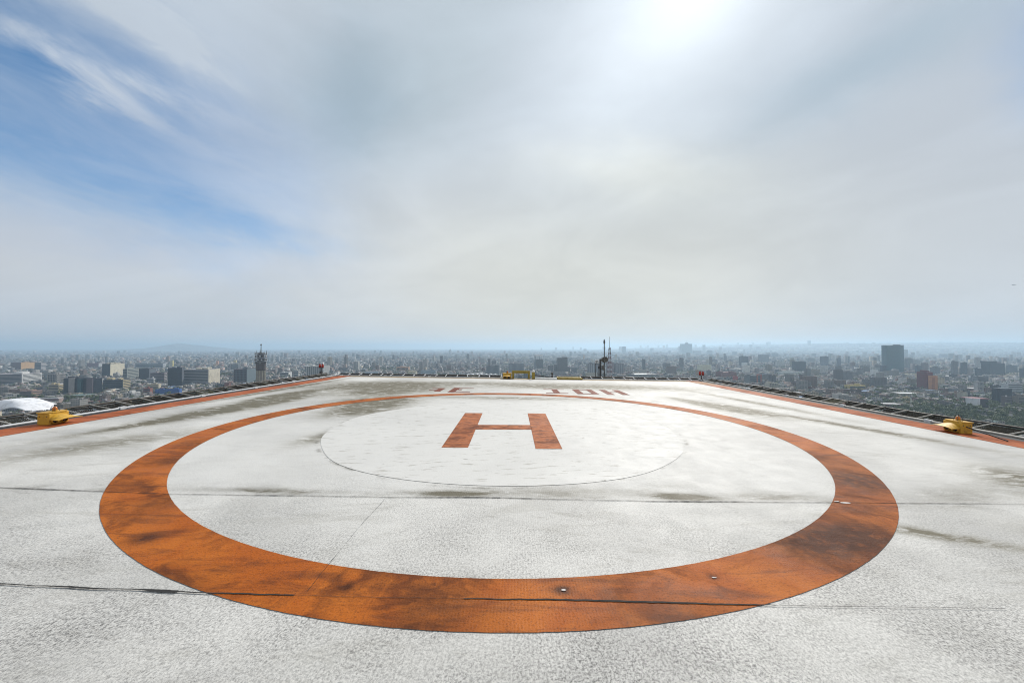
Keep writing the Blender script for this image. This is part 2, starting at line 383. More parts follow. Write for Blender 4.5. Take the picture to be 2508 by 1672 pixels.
def city_mat(name, source, windows=True):
    """plaster, render and concrete; per-object or per-face colour; storeys of small windows"""
    m, t, b = newmat(name)
    if source == 'object':
        n = t.nodes.new('ShaderNodeObjectInfo'); c = X(t, n.outputs['Color'])
    else:
        n = t.nodes.new('ShaderNodeAttribute'); n.attribute_name = 'tint'; c = X(t, n.outputs['Color'])
    p = coord(t); x, y, z = sep(t, p)
    g = t.nodes.new('ShaderNodeNewGeometry'); nx, ny, nz = sep(t, X(t, g.outputs['True Normal']))
    d = noise(t, p, 0.12, 5, 0.65)
    c = mix(t, d.ss(0.42, 0.72) * 0.35, c, (0.10, 0.095, 0.09), 'MIX')
    if windows:
        hx = x * ny.abs().gt(0.5) + y * nx.abs().gt(0.5)
        fz = (z / 3.1).frac(); fh = (hx / 3.4).frac()
        win = fz.gt(0.30) * (1.0 - fz.gt(0.74)) * fh.gt(0.22) * (1.0 - fh.gt(0.80)) * (1.0 - nz.abs().gt(0.4))
        c = mix(t, win * 0.85, c, (0.028, 0.034, 0.042))
    put(t, b.inputs['Base Color'], c); b.inputs['Roughness'].default_value = 0.75
    return m
M['wall'] = city_mat('city_wall_with_windows', 'object')
M['plain'] = city_mat('city_wall_plain', 'object', False)
M['mass'] = city_mat('far_city_walls', 'face')
M['glass'] = simple('dark_office_glass', (0.030, 0.042, 0.055), 0.25, 0.0, (0.05, 0.06, 0.07), 0.15, 0.5)
def curtain(name, c, mull, fl=3.6, bay=3.0):
    m, t, b = newmat(name); p = coord(t); x, y, z = sep(t, p)
    g = t.nodes.new('ShaderNodeNewGeometry'); nx, ny, nz = sep(t, X(t, g.outputs['True Normal']))
    hx = x * ny.abs().gt(0.5) + y * nx.abs().gt(0.5)
    bar = ((z / fl).frac().gt(0.86)).max((hx / bay).frac().gt(0.88)) * (1.0 - nz.abs().gt(0.4))
    put(t, b.inputs['Base Color'], mix(t, bar * 0.8, mix(t, noise(t, p, 0.3, 4, 0.6).ss(0.4, 0.7), c, tuple(v * 1.7 for v in c)), mull))
    b.inputs['Roughness'].default_value = 0.3
    return m
M['curtain'] = curtain('dark_curtain_wall', (0.014, 0.020, 0.030), (0.045, 0.05, 0.06))
M['teal_curtain'] = curtain('teal_curtain_wall', (0.020, 0.062, 0.075), (0.045, 0.085, 0.095), 4.0, 6.0)
M['grey_curtain'] = curtain('grey_gridded_wall', (0.040, 0.042, 0.046), (0.20, 0.19, 0.18), 3.6, 2.6)
def leaf_mat(name):
    m, t, b = newmat(name)
    n = t.nodes.new('ShaderNodeObjectInfo'); p = coord(t)
    v = noise(t, p, 0.55, 4, 0.6)
    c = mix(t, v.ss(0.35, 0.68), (0.030, 0.052, 0.016), (0.095, 0.135, 0.038))
    c = mix(t, (X(t, n.outputs['Random']) * 0.8 + noise(t, p, 0.09, 2) * 0.2).ss(0.1, 1.0, 0.0, 0.75), c, (0.120, 0.135, 0.040))
    put(t, b.inputs['Base Color'], c); b.inputs['Roughness'].default_value = 0.7
    return m
M['leaf'] = leaf_mat('tree_leaves')
M['bark'] = simple('tree_bark', (0.07, 0.05, 0.035), 0.9)

# ------------------------------------------------------------------ the pad's frame: drained, so it leans 0.8 degrees to the right
def rx(a): return Matrix.Rotation(a, 3, 'X')
ROLL, PPITCH, YAW = 0.0138, 0.0155, 0.0133
Rr = Matrix.Rotation(-ROLL, 3, 'Y')            # roll about the line of sight (camera looks along +Y)
PADR = (rx(PITCH) @ (Matrix.Rotation(YAW, 3, 'Z') @ rx(PPITCH) @ Rr).inverted())
CAMP = Vector((0.2052, -7.7473, EYE))
def W(x, y, z=0.0): return Vector((0, 0, EYE)) + PADR @ (Vector((x, y, z)) - CAMP)
def pad_thing(name, label, cat, x, y, z=0.0, turn=0.0, group=None):
    return thing(name, label, cat, W(x, y, z), (PADR @ Matrix.Rotation(turn, 3, 'Z')).to_euler(), group)

GROUND = -108.0
helipad = thing('helipad', 'white rooftop helipad deck with orange ring and big H, filling the foreground', 'helipad', W(0, 0, 0), PADR.to_euler())
XL, XR, XLo, XRo, YF, YFo, YB = -8.357, 8.85, -9.01, 9.51, 11.42, 11.95, -13.0
MB().box(XLo, XRo, YB, YFo, -0.35, 0.0).build('deck', M['deck'], helipad)
def ring_pts(r, n, c=(0, 0), wob=0.0):
    out = []
    for i in range(n):
        a = 2 * math.pi * i / n; q = r + random.uniform(-wob, wob)
        out.append((c[0] + q * math.cos(a), c[1] + q * math.sin(a)))
    return out
N = 720
mb = MB(); o_, i_ = ring_pts(5.590, N, wob=0.0012), ring_pts(5.093, N, wob=0.0012)
mb._add([(x, y, 0.004) for x, y in o_] + [(x, y, 0.004) for x, y in i_], [(k, (k + 1) % N, N + (k + 1) % N, N + k) for k in range(N)])
mb.build('landing_ring', M['ring'], helipad)
disc_c = [(-0.04 + (3.32 + 0.03 * math.sin(5 * a) + 0.02 * math.sin(11 * a + 1)) * math.cos(a), -0.04 + (3.32 + 0.03 * math.sin(5 * a)) * math.sin(a))
          for a in [2 * math.pi * i / 240 for i in range(240)]]
MB().poly(disc_c, 0.004).build('white_disc', M['disc'], helipad)
def glyph(polys, z, name, mat, label=None):
    mb = MB()
    for q in polys: mb.poly(q, z)
    o = mb.build(name, mat, helipad)
    if label: o['label'] = label
    return o
rc = lambda a, b, c, d: [(a, c), (b, c), (b, d), (a, d)]
glyph([[(-.967, -1.71), (-.548, -1.69), (-.604, 1.46), (-1.023, 1.44)], [(.52, -1.70), (.945, -1.68), (.917, 1.53), (.486, 1.54)],
       [(-.572, -.36), (.517, -.29), (.509, .14), (-.580, .07)]], 0.008, 'letter_h', M['letter'], 'large orange capital H in the middle of the pad')
glyph([rc(-2.985, -2.735, 6.60, 6.81), rc(-2.735, -2.505, 5.72, 6.83), rc(-2.985, -2.735, 6.07, 6.21)], 0.004, 'painted_letter', M['faded'])
glyph([rc(-2.21, -1.97, 5.55, 7.08), rc(-1.97, -1.43, 6.87, 7.02), rc(-1.97, -1.82, 6.28, 6.60), rc(-1.97, -1.43, 5.62, 5.80)], 0.004, 'painted_letter', M['faded'])
glyph([rc(1.25, 2.04, 6.98, 7.12), rc(1.54, 1.77, 5.88, 6.98), rc(1.26, 2.05, 5.72, 5.88)], 0.004, 'painted_letter', M['faded'])
glyph([rc(2.35, 2.59, 5.62, 7.12), rc(2.88, 3.11, 5.62, 7.12), rc(2.59, 2.88, 5.62, 5.79), rc(2.59, 2.88, 6.93, 7.12)], 0.004, 'painted_letter', M['faded'])
glyph([rc(3.39, 3.64, 5.57, 7.12), rc(3.90, 4.15, 5.57, 7.12), rc(3.64, 3.90, 6.24, 6.42)], 0.004, 'painted_letter', M['faded'])
mb = MB()
mb.poly(rc(XLo, XL, YB, YFo), 0.004); mb.build('edge_stripe', M['stripe'], helipad)
MB().poly(rc(XR, XRo, YB, YFo), 0.004).build('edge_stripe', M['stripe'], helipad)
mb = MB()
for k in range(5): mb.poly(rc(XR + .04, XRo - .04, 9.9 + .38 * k, 10.0 + .38 * k), 0.008)
mb.build('hatch_marking', M['yellow_rail'], helipad)
MB().poly(rc(XL, XR, YF + 0.08, YFo), 0.004).build('edge_stripe', M['tan_stripe'], helipad)
# welded laps of the covering: raised lips with a ragged dark gap
def lap(pts, wid, z, name='seam', mat=None, seg=0.03, jag=0.35):
    P = [Vector((x, y)) for x, y in pts]; L = [0.0]
    for a, b in zip(P, P[1:]): L.append(L[-1] + (b - a).length)
    n = max(2, int(L[-1] / seg)); up_, lo_ = [], []; off = 0.0
    for k in range(n + 1):
        s = L[-1] * k / n
        j = max(i for i in range(len(L) - 1) if L[i] <= s + 1e-9)
        c = P[j].lerp(P[j + 1], (s - L[j]) / max(1e-9, L[j + 1] - L[j])); d = (P[j + 1] - P[j]).normalized(); nn = Vector((-d.y, d.x))
        off = off * 0.85 + random.uniform(-1, 1) * 0.0022
        ww = wid(k / n) * (1 + random.uniform(-jag, jag))
        up_.append(c + nn * (off + ww / 2)); lo_.append(c + nn * (off - ww / 2))
    m = len(up_); mb = MB()
    mb._add([(v.x, v.y, z) for v in lo_] + [(v.x, v.y, z) for v in up_], [(i, i + 1, m + i + 1, m + i) for i in range(m - 1)])
    return mb.build(name, mat or M['crack'], helipad)
lap([(-8.3, -3.60), (-5.38, -3.66), (-3.48, -3.75), (-2.29, -3.73), (-1.09, -3.72), (-0.18, -3.68), (1.66, -3.70), (3.43, -3.64), (5.63, -3.58), (8.8, -3.50)],
    lambda q: 0.006 + 0.007 * (math.sin(q * 23) ** 2) * (0.3 + abs(math.sin(q * 7 + 1))), 0.0065)
def wid2(q):
    x = -3.6 + q * 6.9
    if x < -1.95: return 0.012 + 0.012 * math.exp(-((x + 2.05) / 0.14) ** 2) + 0.004 * math.sin(x * 9)
    if x < -1.2: return 0.010
    if x < -0.1: return 0.0025
    if x < 1.85: return 0.011 * math.exp(-((x - 0.9) / 0.9) ** 2) + 0.004
    return 0.003
lap([(-3.6, -5.25), (-3.16, -5.27), (-2.56, -5.29), (-2.03, -5.30), (-1.85, -5.31), (-0.84, -5.32), (0.4, -5.30), (1.74, -5.31), (3.3, -5.29)], wid2, 0.0075, seg=0.02, jag=0.12)
lap([(-1.15, -3.76), (-1.16, -4.3), (-1.13, -5.28)], lambda q: (0.0016 if q < .4 else .0008 if q < .75 else .0022) + 0.001 * math.sin(q * 15) ** 2, 0.0065)
lap([(-8.3, -9.2), (8.8, -9.25)], lambda q: 0.008, 0.0065)
def splat(cx, cy, rx_, ry_, mat, z, name):
    pts = [(cx + rx_ * (0.75 + 0.35 * random.random()) * math.cos(a), cy + ry_ * (0.75 + 0.35 * random.random()) * math.sin(a))
           for a in [2 * math.pi * i / 26 for i in range(26)]]
    return MB().poly(pts, z).build(name, mat, helipad)
for cx, cy, a, b_ in ((0.535, -5.205, .017, .010), (3.70, -3.645, .055, .020), (3.64, -3.61, .03, .012), (1.61, -5.03, .018, .007)):
    splat(cx, cy, a, b_, M['scar'], 0.0082, 'paint_scar')
# the building below, down to the street, and the lower roof beyond the far edge
tower_h = GROUND - 0.35
def wall_box(mb, x0, x1, y0, y1, z0, z1): mb.box(x0, x1, y0, y1, z0, z1)
mb = MB(); wall_box(mb, XLo + .3, XRo - .3, YB + .3, YFo - .3, -112, -0.36); mb.build('tower_wall', M['tower_skin'], helipad)
mb = MB(); mb.box(-7.5, 12.5, YFo - .29, 30.0, -112, -6.0); mb.build('lower_roof', M['concrete'], helipad)
mb = MB()
mb.box(XLo - .24, XLo - .005, YB, YFo + .2, -0.30, -0.012); mb.box(XRo + .005, XRo + .32, YB, YFo + .2, -0.30, -0.012); mb.box(XLo, XRo, YFo + .005, YFo + .2, -0.30, -0.012)
mb.build('edge_kerb', M['kerb'], helipad)

# ------------------------------------------------------------------ safety nets hung outside the edge
def safety_net(label, a, b, out, width, rise, z0=0.012, step=0.58, skip=(), clip_every=4, rail_mat='steel', pipe='pipe'):
    """a, b: ends of the inner pipe in pad metres; out: unit vector away from the pad"""
    A, B = Vector((*a, z0)), Vector((*b, z0)); d = (B - A); L = d.length; d.normalize(); o = Vector((*out, 0))
    t = thing('safety_net', label, 'safety net', W(*A), PADR.to_euler(), 'safety nets around the pad edge')
    q = lambda s, u, h=0.0: d * s + o * (u * width) + Vector((0, 0, rise * u + h))
    MB().tube(q(0, 0), q(L, 0), 0.024, n=10).build('inner_pipe', M[pipe], t, smooth=False)
    mb = MB(); n_r = max(2, int(L / 1.9)); kn = [q(L * i / n_r, 1 + random.uniform(-.05, .05), random.uniform(-.018, .018)) for i in range(n_r + 1)]
    for i in range(n_r): mb.tube(kn[i], kn[i + 1], 0.022, n=8); mb.tube(kn[i] - Vector((0, 0, .06)), kn[i + 1] - Vector((0, 0, .06)), 0.016, n=6)
    mb.build('outer_rail', M['dark_steel'], t)
    n = max(1, int(round(L / step))); st = L / n
    for k in range(n + 1):
        s = min(L, max(0, k * st + random.uniform(-.045, .045))); s2 = s + random.uniform(-.03, .03)
        mb = MB(); mb.tube(q(s, 0.03, .02), q(s2, 0.97, .02), 0.0135, n=6)
        mb.build('strut', M[rail_mat], t)
    for k in range(n):
        if k in skip: continue
        s0, s1 = k * st + 0.02, (k + 1) * st - 0.02; mb = MB(); cell = 0.036
        sag = random.uniform(0.004, 0.09)
        def p(s, u): return q(s, u, -0.012 - sag * 4 * u * (1 - u) * 1.0)
        m_ = int((s1 - s0) / cell); u_n = int(width / cell)
        us = [0.04 + 0.92 * i / u_n for i in range(u_n + 1)]
        for i in range(m_ + 1):
            s = s0 + (s1 - s0) * i / m_
            for u0, u1 in zip(us[::2], us[2::2]): mb.tube(p(s, u0), p(s, u1), 0.0062, n=4, cap=False)
        for u in us: mb.tube(p(s0, u), p(s1, u), 0.0075, n=4, cap=False)
        mb.build('netting', M['rope_pale'] if (k * 7 + int(L)) % 9 == 2 else M['rope'], t)
    for k in range(0, n, clip_every):
        c = q((k + .5) * st, 0); mb = MB()
        mb.box(c.x - .07 if abs(d.x) > .5 else c.x - .035, c.x + .07 if abs(d.x) > .5 else c.x + .035, c.y - .07 if abs(d.y) > .5 else c.y - .035,
               c.y + .07 if abs(d.y) > .5 else c.y + .035, c.z - .035, c.z + .036)
        mb.build('clip', M['clip'], t)
    return t
safety_net('long safety net along the left pad edge, beside the left yellow floodlight', (-9.27, -6.0), (-9.27, 12.15), (-1, 0), 0.48, 0.10, skip=(), pipe='pipe')
safety_net('safety net along the right pad edge, with one open bay near its far end', (9.85, -6.0), (9.85, 12.15), (1, 0), 0.44, 0.10, skip=(25, 26), pipe='steel')
safety_net('short safety net along the far edge, left of the yellow gate frame', (-9.27, 12.15), (-0.62, 12.15), (0, 1), 0.45, 0.07, rail_mat='clip')
safety_net('short safety net along the far edge, right of the yellow gate frame', (3.55, 12.15), (9.85, 12.15), (0, 1), 0.45, 0.07, rail_mat='clip')

# ------------------------------------------------------------------ floodlights
def floodlight(label, x, y, turn, s=1.0, beacon=True, conduit=False):
    """yellow box floodlight; its front faces local +X"""
    t = pad_thing('floodlight', label, 'floodlight', x, y, 0.004, turn, 'yellow floodlights on the pad edge')
    t.scale = (s, s, s)
    dp, wd, ht = 0.25, 0.46, 0.27
    body = MB(); body.box(-dp, 0, -wd / 2, wd / 2, 0.0, ht)
    bo = body.build('housing', M['yellow'], t)
    bv = bo.modifiers.new('bevel', 'BEVEL'); bv.width = 0.012; bv.segments = 2
    li = MB(); li.prism([(-dp - .015, -wd / 2 - .012), (-.05, -wd / 2 - .012), (.012, -wd / 2 + .07), (.012, wd / 2 - .07), (-.05, wd / 2 + .012), (-dp - .015, wd / 2 + .012)], ht + .002, ht + .022)
    li.tube((-.03, -wd / 2 + .03, ht + .02), (-.03, -wd / 2 + .03, ht + .034), 0.008, n=6)
    li.tube((-.03, wd / 2 - .03, ht + .02), (-.03, wd / 2 - .03, ht + .034), 0.008, n=6)
    li.build('lid', M['yellow'], t)
    # curved visor
    vs, fs = [], []; nseg = 14
    for side in (0, 1):
        for i in range(nseg + 1):
            a = -1 + 2 * i / nseg; fl = 1 - abs(a) ** 2.6
            th = -.008 * side
            vs.append((0.004, a * wd * 0.50, 0.125 + 0.110 * fl + th)); vs.append((0.25, a * wd * 0.64, 0.118 + 0.030 * fl + th))
    m_ = 2 * (nseg + 1)
    for i in range(nseg):
        a = 2 * i; fs.append((a, a + 1, a + 3, a + 2)); fs.append((m_ + a, m_ + a + 2, m_ + a + 3, m_ + a + 1)); fs.append((a + 1, m_ + a + 1, m_ + a + 3, a + 3)); fs.append((a, a + 2, m_ + a + 2, m_ + a))
    fs += [(0, m_, m_ + 1, 1), (2 * nseg, 2 * nseg + 1, m_ + 2 * nseg + 1, m_ + 2 * nseg)]
    MB().hull(vs, fs).build('visor', M['yellow'], t, smooth=False)
    for yy in (-.11, .11):
        bz = MB(); bz.lathe([(.085, 0), (.092, .018), (.080, .030), (.070, .030), (.070, .006)], (0.002, yy, .098), 20, (1, 0, 0)); b_ = bz.build('bezel', M['yellow'], t, smooth=False)
        MB().lathe([(.068, 0.002), (.062, .014), (.035, .020), (.004, .022)], (0.004, yy, .098), 20, (1, 0, 0)).build('lens', M['lens'], b_, smooth=True)
    if conduit:
        MB().tube((-.12, wd / 2 + .004, .17), (-.22, wd / 2 + 0.80, .02), .015, n=8).build('conduit', M['kerb'], t)
    bt = MB()
    for yy in (-wd / 2 - .004, wd / 2 + .004):
        for xx in (-.2, -.05): bt.lathe([(.012, -.004), (.012, .004), (.006, .007)], (xx, yy, .20), 6, (0, 1 if yy > 0 else -1, 0))
    bt.build('bolts', M['dark_steel'], t)
    if beacon:
        bx, by = -0.12, 0.02
        bc = MB().lathe([(.050, 0), (.052, .016), (.044, .022), (.044, .03)], (bx, by, ht + .02), 14).build('beacon_base', M['yellow'], t)
        MB().lathe([(.040, 0), (.046, .02), (.044, .05), (.030, .078), (.006, .090)], (bx, by, ht + .048), 16).build('beacon_lens', M['amber'], bc, smooth=True)
        cg = MB()
        for k in range(4):
            a = math.pi / 4 + k * math.pi / 2; c_, s_ = math.cos(a), math.sin(a); prev = None
            for (r_, z_) in ((.075, -.02), (.066, .05), (.05, .105), (.0, .13)):
                p_ = (bx + r_ * c_, by + r_ * s_, ht + .04 + z_)
                if prev: cg.tube(prev, p_, .005, n=5)
                prev = p_
        cg.build('wire_cage', M['dark_steel'], bc)
    return t
floodlight('yellow floodlight with visor at the left edge, before the white domed hall', -8.69, -0.42, R(8), 0.80)
floodlight('yellow floodlight with amber beacon on top at the right edge', 9.11, 0.18, R(180 - 8), 0.80, conduit=True)
floodlight('small far yellow floodlight at the far edge, beside the yellow gate frame', -0.28, 11.62, R(-90), 0.95)

# yellow gate bits at the head of the stairs
t = pad_thing('handrail', 'upright yellow handrail frame standing at the middle of the far edge', 'handrail', -0.02, 11.70)
MB().box(0.0, 0.10, -.04, .04, 0, 0.37).build('post', M['yellow_rail'], t); MB().box(0.80, 0.90, -.04, .04, 0, 0.37).build('post', M['yellow_rail'], t)
mb = MB(); mb.box(-.01, .91, -.04, .04, 0.372, 0.42); mb.box(.101, .799, -.035, .035, .29, .368); mb.build('top_rail', M['yellow_rail'], t)
t = pad_thing('bollard', 'short yellow bollard with white cap right of the yellow handrail frame', 'bollard', 1.06, 11.66)
MB().box(-.07, .07, -.06, .06, 0, 0.36).build('post', M['yellow_rail'], t)
MB().lathe([(.075, 0), (.075, .05), (.05, .09), (.012, .11)], (0, 0, .362), 12).build('cap', M['plain_white'], t)
t = pad_thing('plank', 'long white plank lying between the yellow bollard and the fallen yellow rail', 'plank', 1.70, 11.62)
mb = MB(); mb.box(-.55, .55, -.10, .10, 0.02, 0.085); mb.build('board', M['plain_white'], t)
mb = MB(); mb.box(-.45, -.38, -.09, .09, 0, .019); mb.box(.38, .45, -.09, .09, 0, .019); mb.build('batten', M['dark_steel'], t)
t = pad_thing('fallen_rail', 'yellow railing frame folded flat on the far edge, right of the white plank', 'railing', 2.92, 11.75)
MB().tube((-.62, -.12, .06), (.60, -.12, .06), .050, n=8).build('front_rail', M['yellow_rail'], t)
MB().tube((-.60, .42, .075), (.52, .42, .075), .045, n=8).build('back_rail', M['yellow_rail'], t)
mb = MB(); mb.tube((.60, -.12, .06), (.52, .42, .075), .048, n=8); mb.tube((-.62, -.12, .06), (-.60, .42, .075), .048, n=8); mb.build('end_bar', M['yellow_rail'], t)
t = pad_thing('hinge_post', 'small dark hinge post between white plank and fallen yellow rail', 'post', 2.05, 12.10)
MB().lathe([(.05, 0), (.05, .16), (.03, .18), (.03, .22), (.055, .24), (.055, .30), (.02, .33)], (0, 0, 0), 10).build('post', M['dark_steel'], t)
MB().tube((0, 0, .05), (-1.0, .15, .19), .022, n=6).build('arm', M['dark_steel'], t)

# red obstruction lights at the far corners
def obstruction(label, x, y, h):
    t = pad_thing('obstruction_light', label, 'warning light', x, y, -0.3, 0, 'red obstruction lights at the far corners')
    MB().tube((0, 0, 0), (0, 0, h), .028, n=8).build('pole', M['mast'], t)
    mb = MB(); mb.box(-.13, .13, -.03, .03, h + .002, h + .03); mb.box(-.07, .07, -.05, .05, h * .55, h * .70); mb.build('bracket', M['mast'], t)
    for xx in (-.075, .075):
        o = MB().lathe([(.05, 0), (.062, .02), (.064, .07), (.060, .14), (.045, .17), (.02, .18)], (xx, 0, h + .032), 14).build('lamp', M['red'], t, smooth=True)
        MB().lathe([(.04, 0), (.042, .012), (.02, .03)], (xx, 0, h + .213), 12).build('cap', M['red_paint'], o)
    return t
obstruction('red twin obstruction light on a pole beyond the far left corner', -10.55, 13.1, 0.62)
obstruction('red twin obstruction light on a pole beyond the far right corner', 9.95, 12.5, 0.55)

# aerials on the lower roof beyond the far edge
def at(px, Y): return (px - 1254.0) / F * Y
def zz(py, Y): return EYE - (py - HOR) / F * Y
LR = (W(0, 20, -6.0)).z
Ya = 27.0
t = thing('antenna_pole', 'tall thin aerial pole with grey round dish at mid height, beyond the far edge', 'antenna', (at(1480, Ya), Ya, LR))
h = zz(832, Ya) - LR
mb = MB(); mb.tube((0, 0, 0), (0, 0, h * .72), .055, n=8); mb.tube((0, 0, h * .72), (0, 0, h - .25), .032, n=6); mb.build('pole', M['mast'], t)
MB().lathe([(.03, 0), (.065, .08), (.065, .2), (.02, .34)], (0, 0, h - .30), 8).build('lightning_tip', M['mast'], t)
dz_ = zz(880.5, Ya) - LR
MB().lathe([(.02, .0), (.14, -.02), (.20, -.08), (.20, -.11)], (0, -.12, dz_), 14, (0, -1, 0)).build('feed_horn', M['dark_steel'], t)
MB().lathe([(.08, -.10), (.20, -.08), (.20, .05), (.18, .06)], (0, 0, dz_), 20, (.2, -1, .1)).build('dish_back', M['dish'], t)
MB().lathe([(.02, 0), (.12, .02), (.17, .09), (.185, .09), (.185, .07), (.10, -.03)], (0.02, -.2, dz_), 20, (.25, -1, .1)).build('dish_rim', M['dish'], t)
bpy.data.objects['dish_back'].scale = (1, 1, 1)
t = thing('antenna_pole', 'shorter aerial post with two small dishes, left of the tall aerial pole', 'antenna', (at(1472.8, Ya), Ya + .3, LR))
h = zz(879, Ya) - LR
MB().tube((0, 0, 0), (0, 0, h), .075, n=8).build('pole', M['mast'], t)
mb = MB(); mb.tube((0, 0, h - .08), (.12, 0, h - .02), .045, n=6); mb.build('arm', M['mast'], t)
MB().lathe([(.02, 0), (.18, .02), (.20, .10), (.17, .10)], (.12, -.1, h - .62), 16, (.9, -.6, .1)).build('dish', M['dish'], t)
MB().lathe([(.02, 0), (.09, .02), (.10, .08), (.08, .08)], (-.08, -.1, h - .60), 12, (-.6, -.7, 0)).build('small_dish', M['mast'], t)
t = thing('lamp_mast', 'twin dark posts carrying a cluster of pale lamps, left of the aerial poles', 'mast', (at(1460, Ya), Ya - .2, LR))
h = zz(890, Ya) - LR
for xx in (-.10, .09): MB().tube((xx, 0, 0), (xx, 0, h), .022, n=6).build('post', M['mast'], t)
mb = MB(); mb.tube((-.12, 0, h - .01), (.11, 0, h - .01), .018, n=6); mb.tube((0, 0, h), (0, 0, h + .16), .018, n=6); mb.tube((-.10, 0, h + .16), (.10, 0, h + .16), .022, n=6); mb.build('crossarm', M['mast'], t)
for xx in (-.08, .0, .08): MB().lathe([(.02, 0), (.045, .02), (.04, .08), (.01, .10)], (xx, -.02, h + .18), 10).build('lamp', M['clip'], t, smooth=True)

# ------------------------------------------------------------------ ground, hills
def city_ground():
    m, t, b = newmat('city_ground'); p = coord(t); x, y, z = sep(t, p)
    n = noise(t, p, 0.012, 8, 0.65); n2 = noise(t, p, 0.05, 6, 0.7)
    c = mix(t, n.ss(0.38, 0.62), (0.036, 0.036, 0.038), (0.024, 0.034, 0.016))
    c = mix(t, n2.ss(0.52, 0.7), c, (0.075, 0.066, 0.060))
    put(t, b.inputs['Base Color'], c); b.inputs['Roughness'].default_value = 0.9
    return m
M['ground'] = city_ground()
def hillmat():
    m, t, b = newmat('wooded_hill'); p = coord(t); n = noise(t, p, 0.004, 8, 0.65); n2 = noise(t, p, 0.02, 4, 0.6)
    c = mix(t, n.ss(0.4, 0.6), (0.05, 0.055, 0.04), (0.13, 0.12, 0.11)); c = mix(t, n2.ss(0.5, 0.62) * 0.6, c, (0.27, 0.26, 0.25))
    put(t, b.inputs['Base Color'], c); b.inputs['Roughness'].default_value = 0.9; return m
M['hill'] = hillmat()
mb = MB(); g0 = MB()
g0._add([(-26000, -2500, GROUND), (26000, -2500, GROUND), (26000, 26000, GROUND), (-26000, 26000, GROUND)], [(0, 1, 2, 3)])
o = g0.build('ground', M['ground']); o['kind'] = 'structure'
def terrain(name, X0, X1, Y0, Y1, fn, nx=90, ny=40):
    xs = np.linspace(X0, X1, nx); ys = np.linspace(Y0, Y1, ny); V = [(x, y, GROUND - 2 + fn(x, y)) for y in ys for x in xs]
    fs = [(j * nx + i, j * nx + i + 1, (j + 1) * nx + i + 1, (j + 1) * nx + i) for j in range(ny - 1) for i in range(nx - 1)]
    o = MB().hull(V, fs).build(name, M['hill'], smooth=True); o['kind'] = 'structure'; return o
def gz(x, c, s): return math.exp(-((x - c) / s) ** 2)
def right_rise(x, y):
    a = max(0.0, min(1.0, (y - 5200) / 5200)); a = a * a * (3 - 2 * a)
    b_ = max(0.0, min(1.0, (x - 1500) / 9500)); b_ = b_ * b_ * (3 - 2 * b_)
    return 215 * a * b_ * (1 + 0.10 * math.sin(x / 610.0) + 0.06 * math.sin(x / 233.0 + y / 500.0))
def left_hill(x, y):
    Yc = 11500.0
    h_ = 95 * gz(x, at(440, Yc), 520) + 110 * gz(x, at(500, Yc), 1000) + 70 * gz(x, at(380, Yc), 1500)
    return max(0.0, h_ * gz(y, Yc, 900) * (1 + .05 * math.sin(x / 90.0)))
terrain('hills', 500, 17500, 5000, 12500, right_rise)
terrain('distant_hill', -13500, -5200, 9300, 13700, left_hill)

